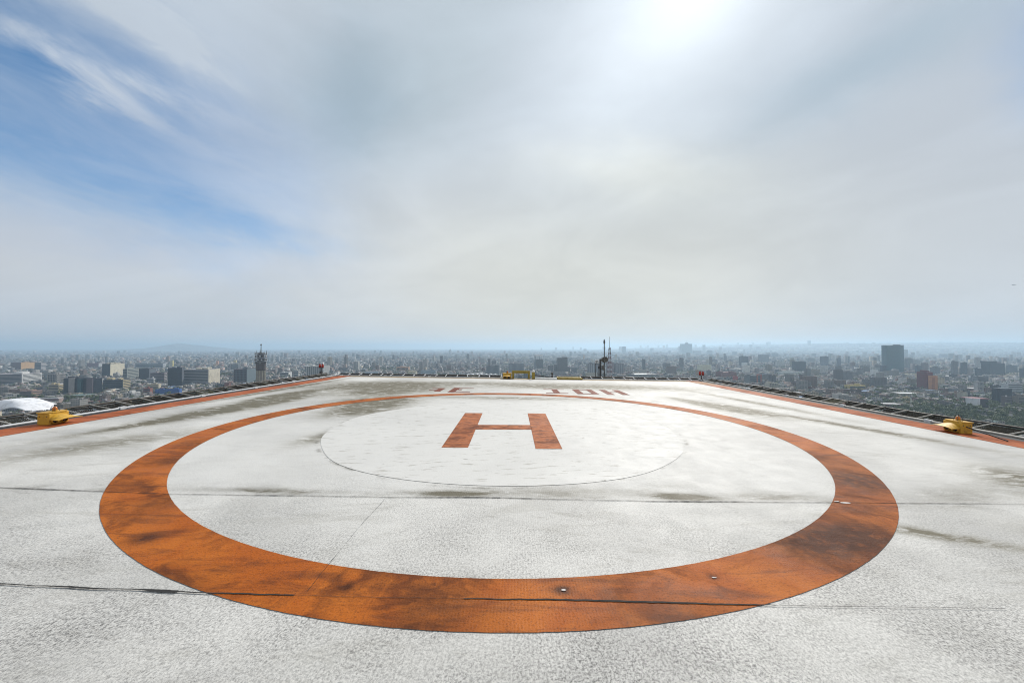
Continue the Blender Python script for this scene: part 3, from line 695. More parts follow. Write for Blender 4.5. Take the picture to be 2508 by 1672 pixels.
# ------------------------------------------------------------------ named buildings of the city
MARKS = []          # (short name, px0, px1, py_top, py_base, Y, X0, X1, depth)
rnd = random.Random(5)
def building(label, short, x0, xs, x1, yt, yb, side=None, c=(.3, .3, .3), cs=None, rows=0, swin=0, fins=0, skin='plain', hut=1, depth=None,
             name='office_building', cat='building', tank=0, glass=None, podium=None, ribs=False, roof=None):
    Y = F * (EYE - GROUND) / (yb - HOR)
    if side == 'R': fx0, fx1 = x0, xs; d = Y * ((xs - 1254) / (x1 - 1254)) - Y
    elif side == 'L': fx0, fx1 = xs, x1; d = Y * ((xs - 1254) / (x0 - 1254)) - Y
    else:
        d = depth or 18.0; off = x0 - 1254 if x0 > 1254 else 1254 - x1
        d = max(6.0, min(d, .38 * (x1 - x0) / max(1.0, off) * Y)) if off > 0 else d
        fx0 = 1254 + (x0 - 1254) * (Y + d) / Y if x0 > 1254 else x0
        fx1 = 1254 + (x1 - 1254) * (Y + d) / Y if x1 < 1254 else x1
    if depth and side: d = depth
    d = max(8.0, min(d, 160.0))
    X0, X1 = at(fx0, Y), at(fx1, Y); wd = X1 - X0; H = zz(yt, Y) - GROUND
    yaw = 0.0
    if side == 'R' and xs < 960: yaw = R(15); wd *= .80; d = min(150.0, d * 1.4)      # left blocks turned so their side walls catch more sun
    w2 = wd / 2
    lx, ly = (X1 - w2 * math.cos(yaw), Y - w2 * math.sin(yaw)) if yaw else ((X0 + X1) / 2, Y)
    t = thing(name, label, cat, (lx, ly, GROUND), (0, 0, yaw))
    MB().box(-w2, w2, 0, d, -1.5, H).build('wall', M[skin], t, color=c)
    sx = w2 if side == 'R' else -w2; sg = 1 if side == 'R' else -1
    if cs and side:
        mb = MB(); mb.box(*sorted((sx + sg * .02, sx + sg * .5)), .6, d - .4, 0, H - .3); mb.build('side_wall', M['wall'] if swin == -1 else M['plain'], t, color=cs)  # own wall tone; on pale blocks the sunlit look is put into it
    g = glass or (.030, .036, .045)
    fh = (H - 3) / max(1, rows)
    for k in range(rows):
        z0 = 2.5 + k * fh + fh * .32; mb = MB()
        mb.box(-w2 + wd * .025, w2 - wd * .025, -.3, -.01, z0, z0 + fh * .48)
        if swin == 1 and side: mb.box(*sorted((sx + sg * .52, sx + sg * .8)), d * .03 + .6, d * .97, z0, z0 + fh * .48)
        mb.build('window_row', M['plain'], t, color=g)
    if fins:
        mb = MB()
        for k in range(fins + 1):
            xx = -w2 + wd * .02 + (wd * .96 - .5) * k / fins; mb.box(xx, xx + wd * .18 / fins, -.7, -.31, 1.0, H - .5)
        if swin == 1 and side:
            n = max(2, int(fins * d / wd))
            for k in range(n + 1):
                yy = d * .03 + .6 + (d * .92) * k / n; mb.box(*sorted((sx + sg * .81, sx + sg * 1.2)), yy, yy + d * .16 / n, 1.0, H - .5)
        mb.build('facade_piers', M['plain'], t, color=cs or c)
    if ribs:
        mb = MB(); n = ribs
        for k in range(n): xx = -w2 + wd * (k + .5) / n; mb.box(xx - wd * .22 / n, xx + wd * .22 / n, -.8, -.02, 1, H - .2)
        mb.build('facade_ribs', M['plain'], t, color=tuple(min(.6, v * 1.9) for v in c))
    par = MB(); e = .5
    par.box(-w2 - .1, w2 + .1, -.1, e, H + .003, H + 1.0); par.box(-w2 - .1, w2 + .1, d - e, d + .1, H + .003, H + 1.0)
    par.box(-w2 - .1, -w2 + e, e + .003, d - e - .003, H + .003, H + 1.0); par.box(w2 - e, w2 + .1, e + .003, d - e - .003, H + .003, H + 1.0)
    par.build('parapet', M['plain'], t, color=roof or c)
    for k in range(hut):
        a = rnd.uniform(.12, .30) * wd; xx = rnd.uniform(-w2 + a / 2 + .8, w2 - a / 2 - .8); y0 = d * rnd.uniform(.12, .45)
        MB().box(xx - a / 2, xx + a / 2, y0, y0 + d * .35, H + .006, H + rnd.uniform(2.6, 5.0)).build('roof_hut', M['plain'], t, color=tuple(v * .8 for v in (cs or c)))
    for k in range(tank):
        xx = rnd.uniform(-w2 * .8, w2 * .8); y0 = d * rnd.uniform(.1, .8)
        MB().lathe([(1.0, 0), (1.1, .1), (1.1, 1.9), (.5, 2.5)], (xx, y0, H + .05), 10).build('water_tank', M['plain'], t, color=(.5, .5, .5) if k % 2 else (.05, .05, .06))
    if podium:
        a, b_, hh, cc = podium
        mb = MB(); mb.box(-w2 - a, w2 + b_, -9, -.02, -1.5, hh); mb.build('podium', M['wall'], t, color=cc)
    MARKS.append((short, min(x0, fx0), max(x1, fx1), yt, yb, Y, X0, X1, d))
    return t, wd, d, H
CREAM, WHITE, GREY, TAN, DARK = (.52, .47, .36), (.66, .66, .65), (.27, .27, .27), (.42, .25, .12), (.045, .05, .06)
# left
building('long white office slab with grid of storeys at the far left', 'the white office slab', -30, 54.5, 101, 916, 944, 'R', (.30, .28, .29), (.80, .79, .76), 8, 1, 0, tank=2)  # front coloured dimmer, side whiter, as its shaded and sunlit faces
building('brown block with blank tan side wall behind the white office slab', 'the tan-sided block', 28.6, 51.8, 85.7, 888, 908, 'R', (.13, .085, .09), (.50, .30, .13), 0, hut=1)
building('grey tower with pale striped side right of the tan-sided block', 'the grey striped tower', 86, 101, 113.4, 888, 909, 'R', (.15, .15, .17), (.48, .46, .45), 6, 1, 0, hut=2)
t, wd, d, H = building('dark glass office complex with bare concrete shaft, left of the cream tower', 'the dark glass complex', 157, 215, 252, 927, 969, None, (.06, .06, .075), None, 0, skin='curtain', hut=2, tank=3)
MB().prism([(-wd * .30, -2), (-wd * .10, -2), (-wd * .11, -.1), (-wd * .29, -.1)], -1, H + 2).build('concrete_shaft', M['plain'], t, color=(.30, .28, .27))
MB().box(wd * .02, wd * .14, -3.5, -.1, -1, H - .5).build('glass_bay', M['teal_curtain'], t)
MB().box(wd * .30, wd * .495, -2.5, -.1, -1, H + .6).build('brown_wing', M['plain'], t, color=(.125, .10, .115))
building('tall cream tower with dark front wall behind the dark glass complex', 'the cream tower', 251, 270.5, 306, 891, 926, 'R', (.10, .11, .13), (.60, .55, .42), 0, 0, 0, 'curtain', hut=3)
building('green-grey office with pale storey bands right of the cream tower', 'the green banded office', 302, 312, 341, 904, 932, 'R', (.20, .22, .21), (.36, .38, .34), 7, 1, 0, hut=2)
building('plain dark slate block right of the green banded office', 'the dark slate block', 341, 366, 384, 903, 934, 'R', (.065, .075, .095), (.10, .11, .13), 0, hut=1, skin='curtain')
building('dark glass office with white bands and yellow end wall', 'the yellow-ended office', 253, 302, 321, 930, 957, 'R', (.075, .095, .115), (.58, .48, .28), 6, 1, 0, glass=(.02, .03, .04), hut=2, tank=2)
building('small white house block in front of the dark slate block', 'the small white block', 360, 377, 384, 927, 940, 'R', (.42, .43, .46), (.5, .5, .5), 2, hut=1, tank=1)
building('low cream apartment block in front of the small white block', 'the low cream block', 359, 389, 394, 941, 957.5, 'R', CREAM, CREAM, 4, hut=1, tank=2)
building('purple-brown office with storey bands behind the small white block', 'the purple-brown office', 368, 403, 410, 913, 938, 'R', (.18, .14, .16), (.40, .36, .36), 6, 1, 0, hut=1)
building('low block wrapped in bright blue sheeting behind the left net', 'the blue-wrapped block', 379, 440, 446, 953, 968, 'R', (.035, .10, .30), (.04, .12, .36), 0, hut=2)
building('pink-brown house with dark roof behind the white domed hall', 'the pink-brown house', 52, 79, 104, 958, 977, 'R', (.20, .14, .14), (.42, .27, .20), 3, 1, 0, hut=2, tank=2, name='house', cat='house')
building('cream and yellow apartment block in front of the grey striped tower', 'the yellow apartments', 121, 145, 157, 942, 961, 'R', (.44, .38, .28), (.55, .44, .24), 4, 1, 0, hut=3, tank=2)
building('grey office with pale ribbed side behind the yellow apartments', 'the grey ribbed office', 118, 139, 160, 917, 941, 'R', (.17, .155, .16), (.36, .33, .30), 4, 1, 5, hut=2)
building('purple block with white end, far behind the dark glass complex', 'the purple block', 214, 242, 258, 889, 901, 'R', (.17, .10, .13), (.48, .49, .48), 0, -1, 0, hut=1)
building('long pale blue-grey block far behind the dark slate block', 'the long pale block', 330, 400, 408, 890, 903, 'R', (.24, .27, .31), (.36, .38, .4), 3, hut=2)
building('low long house with white roof edge behind the domed hall', 'the white-edged shed', 88, 145, 151, 975, 988, 'R', (.18, .12, .12), (.4, .3, .27), 0, hut=0, roof=(.7, .7, .7))
building('white low-rise apartments beside the left net behind the purple-brown office', 'the white low-rise', 300, 325, 345, 962, 978, 'R', (.40, .39, .37), WHITE, 4, 1, 6, hut=2, tank=3)
building('two-storey flat yellow-grey house right of the white low-rise', 'the yellow-grey house', 296, 322, 330, 957, 967, 'R', (.43, .41, .33), CREAM, 1, hut=1)
building('dark brick red block in front of the low cream block', 'the brick red block', 352, 368, 376, 951, 966, 'R', (.19, .065, .06), (.25, .09, .07), 2, hut=1)
building('tall dark slate tower left of the wide grey office', 'the slate tower', 411, 446, 449, 901, 949, 'R', (.055, .065, .09), (.09, .1, .12), 0, hut=1, skin='curtain', podium=(0, 0, 6, (.2, .19, .19)))
building('wide grey office with strips of windows and blank cream end wall', 'the wide grey office', 445, 511, 543, 905, 945, 'R', (.27, .27, .285), (.58, .53, .42), 10, 0, 0, hut=3, tank=3, podium=(6, 4, 10, (.16, .16, .19)))
building('dark chequered tower left of the dish-laden telecom tower', 'the dark chequered tower', 570, 605, 633, 904, 943, 'R', (.10, .08, .095), (.11, .15, .17), 9, 0, 9, hut=2, glass=(.02, .02, .03))
building('grey stepped office with white gridded end behind the left corner light', 'the grey stepped office', 745, 792, 816, 897, 933, 'R', (.19, .20, .19), (.58, .58, .56), 0, 1, 8, 'wall', hut=2)
building('low white sheds just right of the telecom tower', 'the white sheds', 684, 707, 718, 912, 926, 'R', (.33, .34, .35), WHITE, 2, hut=1)
building('white narrow house block left of the grey stepped office', 'the narrow white block', 719, 731, 738, 907, 925, 'R', (.35, .36, .36), (.64, .62, .58), 4, 1, 0, hut=2)
building('slim yellow tower far behind the slate tower', 'the slim yellow tower', 417, 423, 426.5, 883, 899, 'R', (.42, .40, .30), (.60, .52, .16), 0, hut=0)
building('small far yellow cube left of the telecom tower', 'the small yellow cube', 572, 578, 581, 882, 890, 'R', (.50, .40, .14), (.60, .50, .20), 0, hut=0)
building('small far orange cube right of the wide grey office', 'the small orange cube', 529, 534, 537, 884, 894, 'R', (.50, .23, .12), (.55, .3, .2), 0, hut=0)
# middle
building('far grey and white apartment tower behind the left part of the far net', 'the grey-white tower', 864, 877, 885, 886, 907, 'R', (.26, .27, .27), (.55, .54, .50), 0, 1, 3, 'wall', hut=2)
building('row of orange-fronted houses behind the far edge', 'the orange house row', 971, 1000, 1004, 899, 909, 'R', (.40, .23, .12), (.5, .3, .2), 1, 0, 9, hut=2)
building('low pale blue shed behind the painted letter E', 'the pale blue shed', 1032, 1067, 1069, 907, 918, 'R', (.24, .30, .35), (.4, .42, .45), 0, hut=0)
building('low white shed left of the pale blue shed', 'the long white shed', 888, 926, 928, 911, 919, 'R', (.34, .40, .46), WHITE, 0, hut=0)
building('small cream gabled house left of the pale blue shed', 'the cream gabled house', 999, 1018, 1022, 910, 918, 'R', (.50, .44, .30), CREAM, 0, hut=1, name='house', cat='house')
t, wd, d, H = building('far slender stepped tower with spire standing above the horizon', 'the slender far tower', 1099, 1103.5, 1105.5, 858, 868, 'R', (.16, .17, .19), (.2, .2, .2), 0, hut=0)
MB().box(-wd * .1, wd * .45, d * .2, d * .7, H + 1.1, H + 16).build('upper_storeys', M['plain'], t, color=(.16, .17, .19)); MB().tube((wd * .2, d * .4, H + 16), (wd * .2, d * .4, H + 42), 1.6, .5, 6).build('spire', M['mast'], t)
building('dark ribbed apartment slab left of the far yellow floodlight', 'the left ribbed slab', 1191, 1222, 1223, 896, 918, 'R', (.10, .11, .12), None, 0, ribs=11, hut=2)
building('ribbed apartment slab with dark core behind the yellow handrail frame', 'the ribbed slab', 1246, 1282, 1283, 891.5, 913, None, (.12, .13, .145), None, 0, ribs=13, hut=1, depth=20)
t, wd, d, H = building('grey office tower with open white frame on its roof', 'the white-crowned tower', 1313, 1329, 1330, 880.5, 906, None, (.14, .15, .16), None, 0, skin='grey_curtain', hut=0, depth=24)
mb = MB()
for a, b_ in ((-.75, 0), (-.45, 0), (.1, 0), (.42, 0)): mb.box(wd * a - .5, wd * a + .5, 1, 2, H - 10 if a < -.5 else H + 1.1, H + 21)
mb.box(-wd * .8, wd * .46, 0.5, 2.5, H + 17, H + 24); mb.build('roof_frame', M['plain'], t, color=(.70, .70, .70))
MB().box(-wd * .86, -wd * .52, 2, 20, -1, H + 3).build('lift_shaft', M['plain'], t, color=(.15, .165, .185))
t, wd, d, H = building('dark gridded office tower behind the flat yellow rail', 'the gridded tower', 1363, 1389, 1390, 877, 915, None, (.10, .10, .11), None, 0, skin='grey_curtain', hut=0, depth=30)
MB().box(wd * .02, wd * .5, 3, 20, H + .01, H + 4.5).build('roof_plant', M['plain'], t, color=(.10, .09, .09)); MB().box(-wd * .84, -wd * .505, 2, 22, -1, H * .60).build('side_wing', M['grey_curtain'], t)
building('left slab of brown-grey housing behind the aerial posts', 'the left housing slab', 1438, 1470, 1471, 890.5, 917, None, (.135, .13, .135), None, 0, ribs=6, hut=2, depth=22)
building('brick-brown housing block behind the red lattice mast', 'the brown housing block', 1484, 1502, 1503, 888, 918, None, (.16, .12, .12), None, 0, ribs=4, hut=1, depth=22)
building('right slab of brown-grey housing behind the aerial posts', 'the right housing slab', 1503, 1527, 1528, 891, 918, None, (.12, .12, .13), None, 0, ribs=5, hut=2, depth=22)
building('low pinkish housing end right of the right housing slab', 'the pinkish housing end', 1532, 1548, 1549, 899, 913, None, (.25, .22, .21), None, 0, ribs=3, hut=0, depth=20)
building('far blue-grey tower standing above the horizon right of the lattice mast', 'the far horizon tower', 1523, 1532, 1533, 848.5, 866, None, (.08, .10, .12), None, 0, hut=0, depth=60)
t, wd, d, H = building('wide white canopy roof like a market hall beyond the far edge', 'the white canopy hall', 1540, 1612, 1614, 918, 925, None, (.10, .09, .10), None, 0, hut=0, depth=60, name='market_hall', cat='hall')
mb = MB(); mb.prism([(-wd * .56, -12), (-wd * .48, -4), (-wd * .40, 46), (wd * .40, 46), (wd * .52, -2), (wd * .50, -13)], H + 1.2, H + 3.2); mb.build('canopy', M['plain'], t, color=(.66, .66, .65))
mb = MB(); mb.prism([(-wd * .05, -13.5), (wd * .48, -13.5), (wd * .50, -11), (wd * .05, -11)], H + 3.3, H + 5.0); mb.build('canopy_edge', M['plain'], t, color=(.30, .20, .17))
t, wd, d, H = building('far dark market roofs with white awnings left of the far yellow floodlight', 'the white awning market', 1140, 1218, 1219, 918, 923, None, (.25, .24, .24), None, 0, hut=0, depth=40, name='market_hall', cat='hall')
mb = MB()
for k in range(7): xx = -wd / 2 + wd * (k + .1) / 7; mb.hull([(xx, -2, H + 1.1), (xx + wd * .11, -2, H + 1.1), (xx + wd * .11, 16, H + 1.1), (xx, 16, H + 1.1), (xx + wd * .055, -2, H + 3.5 + k % 3), (xx + wd * .055, 16, H + 3.5 + k % 3)], [(0, 1, 4), (1, 2, 5, 4), (2, 3, 5), (3, 0, 4, 5)])
mb.build('awning', M['plain'], t, color=(.68, .68, .68))
# right
t, wd, d, H = building('broad hazy tower with domed top and spire on the skyline', 'the domed skyline tower', 1665.5, 1694, 1695, 842, 866.5, None, (.070, .095, .110), None, 0, hut=0, depth=60, skin='teal_curtain')
MB().lathe([(wd * .16, 0), (wd * .165, H * .06), (wd * .12, H * .075), (wd * .13, H * .11), (wd * .07, H * .14), (wd * .02, H * .16)], (wd * .06, d * .5, H + 1.1), 20).build('dome', M['plain'], t, color=(.10, .12, .14), smooth=True)
MB().tube((wd * .06, d * .5, H * 1.15), (wd * .06, d * .5, H * 1.36), 1.0, .3, 6).build('spire', M['mast'], t)
RB = [  # far mid-rises on the right: label, short, x0,x1,yt,yb, colour, skin
 ('hazy block of two heights right of the domed skyline tower', 'the two-height hazy block', 1696, 1716, 859, 867.5, (.12, .13, .15), 'wall'),
 ('far dark tower with rounded top between hazy blocks', 'the round-topped far tower', 1731, 1744, 858, 868.5, (.11, .12, .15), 'wall'),
 ('far teal tower with small penthouse left of the white-footed tower', 'the teal penthouse tower', 1792, 1804, 861, 870, (.08, .11, .13), 'wall'),
 ('distant pale tower with notched top above the horizon', 'the notched far tower', 1851, 1863, 849, 862.5, (.16, .17, .19), 'wall'),
 ('square far tower behind the red-framed office', 'the square far tower', 1889, 1905, 864.5, 875, (.09, .11, .13), 'wall'),
 ('grey tower with left lift shaft behind the cream flats', 'the grey shafted tower', 1856, 1882, 869, 889, (.17, .18, .20), 'wall'),
 ('dark glass office cube behind the cream flats', 'the dark glass cube', 1939, 1972, 886, 911, (.04, .05, .065), 'curtain'),
 ('far grey slab left of the two-step tower', 'the far grey slab', 1978, 1994, 878, 888, (.15, .15, .17), 'wall'),
 ('dark two-step tower left of the big dark glass tower', 'the two-step tower', 2008, 2028, 873, 899, (.065, .075, .10), 'wall'),
 ('narrow dark tower just left of the big dark glass tower', 'the narrow dark tower', 2048, 2058, 877, 900, (.08, .09, .12), 'wall'),
 ('pale tower half hidden behind the big dark glass tower', 'the half-hidden pale tower', 2212, 2222.5, 856, 877, (.15, .17, .19), 'wall'),
 ('grey-green block right of the big dark glass tower', 'the grey-green block', 2214, 2234, 879, 905, (.13, .15, .16), 'wall'),
 ('dark block with ribs left of the pale ribbed tower', 'the dark ribbed block', 2240, 2255, 896, 917, (.07, .085, .11), 'wall'),
 ('pale ribbed tower behind the orange and red building', 'the pale ribbed tower', 2255, 2271, 889, 916, (.20, .18, .19), 'wall'),
 ('grey slab behind the red half of the orange building', 'the grey slab', 2277, 2300, 900, 920, (.16, .165, .18), 'wall'),
 ('far wide tower on the hazy slope at right', 'the far slope tower', 2300, 2320, 867, 876, (.13, .15, .18), 'wall'),
 ('brown-grey tower with pale left face, left of the dark stepped group', 'the brown-grey tower', 2328, 2344, 885, 920, (.145, .14, .15), 'wall'),
 ('dark slim tower right of the brown-grey tower', 'the dark slim tower', 2351, 2367, 888, 922, (.07, .085, .11), 'wall'),
 ('pinkish small block left of the dark stepped group', 'the pinkish small block', 2368, 2380, 901, 921, (.30, .27, .26), 'wall'),
 ('low slate block at the foot of the dark stepped group', 'the low slate block', 2386, 2402, 903, 924, (.05, .065, .085), 'curtain'),
 ('far grey-blue slab at the right end of the skyline', 'the right-end slab', 2462, 2490, 895, 916, (.12, .135, .155), 'wall'),
 ('tower cut by the right frame edge, behind the black glass block', 'the right-edge tower', 2495, 2520, 903, 931, (.07, .085, .11), 'wall'),
 ('dark brown tower left of the lower glass block on the right', 'the dark brown tower', 2040, 2063, 906, 932, (.10, .085, .085), 'wall'),
 ('grey twin slab right of the dark brown tower', 'the grey twin slab', 2064, 2086, 911, 935, (.14, .14, .15), 'wall'),
]
for lb, sh, x0, x1, yt, yb, cc, sk in RB:
    building(lb, sh, x0, x1, x1 + 1, yt, yb, None, cc, None, 0, hut=1 if (x0 * 7) % 3 else 2, depth=24 if yb > 900 else 45, skin=sk)
t, wd, d, H = building('tower with dark top and white foot left of the white cube', 'the white-footed tower', 1809, 1827, 1833, 873, 899, None, (.08, .09, .11), None, 0, hut=2, depth=26, skin='wall')
MB().box(-wd * .5, wd * .2, -9, -.05, -1, H * .45).build('white_wing', M['plain'], t, color=(.55, .56, .55))
building('long blank cream wall behind the right corner light', 'the cream wall block', 1707, 1741, 1742, 894, 909, None, (.52, .50, .37), None, 0, hut=0, depth=16)
building('blank white cube in front of the white-footed tower', 'the white cube', 1818, 1832, 1836, 896, 914, None, (.58, .57, .53), None, 0, hut=1, depth=16)
t, wd, d, H = building('low dark brick red complex behind the right end of the far net', 'the brick red complex', 1752, 1802, 1803, 912, 926, None, (.17, .06, .055), None, 0, hut=2, depth=40)
t, wd, d, H = building('bright red small block right of the brick red complex', 'the bright red block', 1794, 1806, 1807, 922, 935, None, (.34, .05, .045), None, 0, hut=0, depth=16)
t, wd, d, H = building('glass office with red frame beyond the open net bay', 'the red-framed office', 1822, 1862, 1864, 920, 941, None, (.13, .15, .16), None, 4, hut=1, depth=26)
mb = MB(); mb.box(wd * .08, wd * .18, -1.6, -.35, 0, H + 2.5); mb.box(wd * .40, wd * .5, -1.6, -.35, 0, H + 2.5); mb.box(wd * .08, wd * .5, -1.7, -.35, H + 2.51, H + 5); mb.build('red_frame', M['plain'], t, color=(.32, .08, .05))
building('cream flats with slim stair tower right of the red-framed office', 'the cream flats', 1872, 1903, 1904, 938, 953, None, (.45, .42, .34), None, 4, fins=5, hut=2, depth=18, tank=2)
building('long white-roofed shed below the dark glass cube', 'the white-roofed shed', 1905, 1962, 1964, 911, 918, None, (.36, .38, .38), None, 0, hut=0, depth=20, roof=(.62, .62, .6))
# the big glass tower, its front bowed
Yb = F * (EYE - GROUND) / (914 - HOR); X0, X1 = at(2172.0, Yb), at(2213.5, Yb); wd = X1 - X0; Hh = zz(845, Yb) - GROUND
t = thing('office_building', 'big dark teal glass tower, tallest on the right', 'building', ((X0 + X1) / 2, Yb, GROUND))
arc = [(-wd / 2 + wd * i / 12, -6 * math.sin(math.pi * i / 12)) for i in range(13)]
MB().prism(arc + [(wd / 2, 24), (-wd / 2, 24)], -1.5, Hh - 3).build('wall', M['teal_curtain'], t)
MB().prism([(x * 1.005, y - .4) for x, y in arc] + [(wd / 2 * 1.005, 24.4), (-wd / 2 * 1.005, 24.4)], Hh - 2.99, Hh).build('parapet', M['plain'], t, color=(.06, .10, .11))
MB().box(-wd * .80, -wd * .505, 2, 10, -1.5, Hh * .28).build('podium', M['curtain'], t)
MB().box(wd * .1, wd * .42, 8, 18, Hh + .01, Hh + 2.5).build('roof_plant', M['plain'], t, color=(.10, .13, .14))
MARKS.append(('the big glass tower', 2140, 2214, 845, 914, Yb, X0 - wd * .4, X1, 34))
t, wd, d, H = building('orange building with striped face and dark red rear block', 'the orange building', 2272, 2284, 2295, 921, 961, None, (.46, .20, .085), None, 0, hut=0, depth=16, name='apartment_building')
for k in range(7): MB().box(-wd * .46, -wd * .02, -.4, -.02, H * (.12 + .12 * k), H * (.17 + .12 * k)).build('balcony_slot', M['plain'], t, color=(.17, .035, .03))
MB().prism([(wd * .05, 18), (wd * 1.10, 18), (wd * 1.10, 42), (wd * .05, 42)], -1, H * 1.22).build('rear_block', M['plain'], t, color=(.14, .032, .042))
MB().box(wd * .2, wd * .7, 22, 36, H * 1.225, H * 1.33).build('roof_hut', M['plain'], t, color=(.13, .03, .04))
t, wd, d, H = building('dark stepped office group with broad right half, far right', 'the dark stepped group', 2402, 2459, 2460, 890, 922, None, (.045, .06, .085), None, 0, hut=2, depth=40, skin='curtain')
MB().box(-wd * .5, wd * .05, 4, 30, H + 1.1, H + 9).build('upper_storeys', M['curtain'], t)
building('white balconied tower left of the black glass block', 'the white balcony tower', 2384, 2406, 2407, 935, 963, None, (.40, .40, .40), None, 8, fins=4, hut=2, depth=18, tank=3)
t, wd, d, H = building('black glass office block near the right edge', 'the black glass block', 2426, 2468, 2469, 955, 990, None, (.025, .03, .042), None, 0, hut=1, depth=24, skin='curtain')
MB().box(wd * .5, wd * 1.15, 6, 26, -1, H * 1.08).build('side_wing', M['curtain'], t)
t, wd, d, H = building('low building with blank white wall and dark red roof above trees', 'the white-walled building', 2362, 2392, 2398, 977, 1000, None, (.62, .63, .66), None, 0, hut=0, depth=14)
MB().box(wd * .5, wd * 1.7, 4, 24, -1, H * .95).build('rear_hall', M['plain'], t, color=(.06, .05, .06)); MB().box(wd * .2, wd * 1.75, 3, 26, H * .955, H * 1.05).build('red_roof', M['plain'], t, color=(.22, .08, .085))
building('cream ribbed apartment block left of the white balcony tower', 'the cream ribbed block', 2343, 2366, 2367, 961, 981, None, (.34, .31, .26), None, 0, ribs=5, hut=2, depth=18, tank=2)
building('yellow villa-like block with red huts beyond the right net', 'the yellow villa block', 2066, 2117, 2118, 944, 955, None, (.52, .42, .17), None, 1, hut=3, depth=16)
building('blank white box in front of the big dark glass tower', 'the blank white box', 2130, 2149, 2150, 906, 921, None, (.58, .58, .57), None, 0, hut=1, depth=20)
building('cream portal-like block left of the orange building', 'the cream portal block', 2242, 2254, 2255, 916, 930, None, (.58, .48, .33), None, 0, hut=0, depth=14)
building('brown flats right of the white-walled building', 'the brown flats', 2452, 2475, 2476, 972, 995, None, (.13, .105, .11), None, 5, hut=1, depth=16, tank=2)
building('beige flats at the right frame edge', 'the beige flats', 2476, 2516, 2518, 971, 993, None, (.22, .19, .16), None, 5, hut=2, depth=18, tank=2)
building('small yellow house block in front of the orange building', 'the small yellow house', 2211, 2226, 2227, 973, 985, None, (.48, .38, .20), None, 2, hut=1, depth=12)
building('grey-white villa with stepped roofs right of the orange building', 'the stepped white villa', 2299, 2320, 2321, 943, 954, None, (.44, .45, .43), None, 2, hut=2, depth=14)
building('white stacked flats with terraces near the right edge', 'the terraced white flats', 2446, 2500, 2502, 940, 965, None, (.44, .45, .46), None, 5, hut=3, depth=20, tank=2)
building('white long low flats beside the right net', 'the long white flats', 2036, 2076, 2077, 966, 985, None, (.48, .46, .43), None, 4, fins=8, hut=1, depth=16)
# domed sports hall at the far left
Yd = F * (EYE - GROUND) / (1015 - HOR); Xd0, Xd1 = at(-12, Yd + 30), at(138, Yd + 30); wd = Xd1 - Xd0; top = zz(979.5, Yd) - GROUND
t = thing('sports_hall', 'white domed sports hall with scalloped arched edges at the far left', 'hall', ((Xd0 + Xd1) / 2, Yd + 22, GROUND))
vs, fs = [], []; NX, NY = 48, 20
def dome_z(u, v): return top * (1 - .93 * abs(u) ** 2.1) - 2.0 * v * v
def lip(u): return 10.5 * abs(math.sin(math.pi * max(-1, min(1, u + .05 * (1 - u * u))))) ** 0.8
for j in range(NY + 1):
    for i in range(NX + 1):
        u, v = -1 + 2 * i / NX, -1 + 2 * j / NY
        zc = dome_z(u, v); edge = max(0.0, (abs(v) - .55) / .45) ** 1.6
        zs = 1.5 + lip(u)
        z_ = zc * (1 - edge) + max(zs, 2.0) * edge
        vs.append((u * wd / 2, v * 26, max(.4, min(zc, z_))))
for j in range(NY):
    for i in range(NX): a = j * (NX + 1) + i; fs.append((a, a + 1, a + NX + 2, a + NX + 1))
o = MB().hull(vs, fs).build('dome_roof', M['plain'], t, color=(.78, .78, .80), smooth=True); so = o.modifiers.new('shell', 'SOLIDIFY'); so.thickness = .5
mb = MB()
for i in range(1, 12):
    u = -1 + i / 6; prev = None
    for j in range(11):
        v = -.5 + j / 10; p_ = (u * wd / 2, v * 26, max(.4, dome_z(u, v)) + .08)
        if prev: mb.tube(prev, p_, .16, n=4)
        prev = p_
mb.build('roof_seams', M['plain'], t, color=(.45, .45, .48))
mb = MB()
pts = [(-1 + 2 * i / 60) for i in range(61)]
for a, b_ in zip(pts, pts[1:]):
    mb.hull([(a * wd / 2, -24, -1), (b_ * wd / 2, -24, -1), (b_ * wd / 2, -24, 1.2 + lip(b_)), (a * wd / 2, -24, 1.2 + lip(a))], [(0, 1, 2, 3)])
mb.build('arch_wall', M['plain'], t, color=(.20, .20, .24))
mb = MB()
for i in range(34): xx = -wd * .47 + wd * .94 * i / 33; u = xx / (wd / 2); mb.box(xx - .12, xx + .12, -24.4, -24.05, 0, .8 + lip(u))
mb.build('arch_mullions', M['plain'], t, color=(.45, .45, .50))
MARKS.append(('the domed hall', -6, 143, 979, 1015, Yd, Xd0, Xd1, 50))

# ------------------------------------------------------------------ telecom tower and masts
Yt = 760.0; k = Yt / F
t = thing('telecom_tower', 'dark telecom tower ringed with dishes, rising above the left skyline', 'tower', (at(639.5, Yt), Yt, GROUND))
zt = lambda py: zz(py, Yt) - GROUND
mb = MB()
mb.lathe([(7.4, -1), (7.0, zt(935)), (6.6, zt(906))], n=14)
mb.build('shaft', M['plain'], t, color=(.30, .26, .22))
mb = MB()
for i in range(10):
    a = 2 * math.pi * i / 10; mb.tube((8.2 * math.cos(a), 8.2 * math.sin(a), 0), (7.3 * math.cos(a), 7.3 * math.sin(a), zt(906)), .7, n=6)
mb.build('shaft_ribs', M['plain'], t, color=(.40, .36, .28))
MB().lathe([(8.0, zt(906.5)), (8.6, zt(905)), (8.6, zt(889)), (9.2, zt(888)), (9.2, zt(885.5)), (6.0, zt(885))], n=24).build('drum', M['plain'], t, color=(.085, .06, .055))
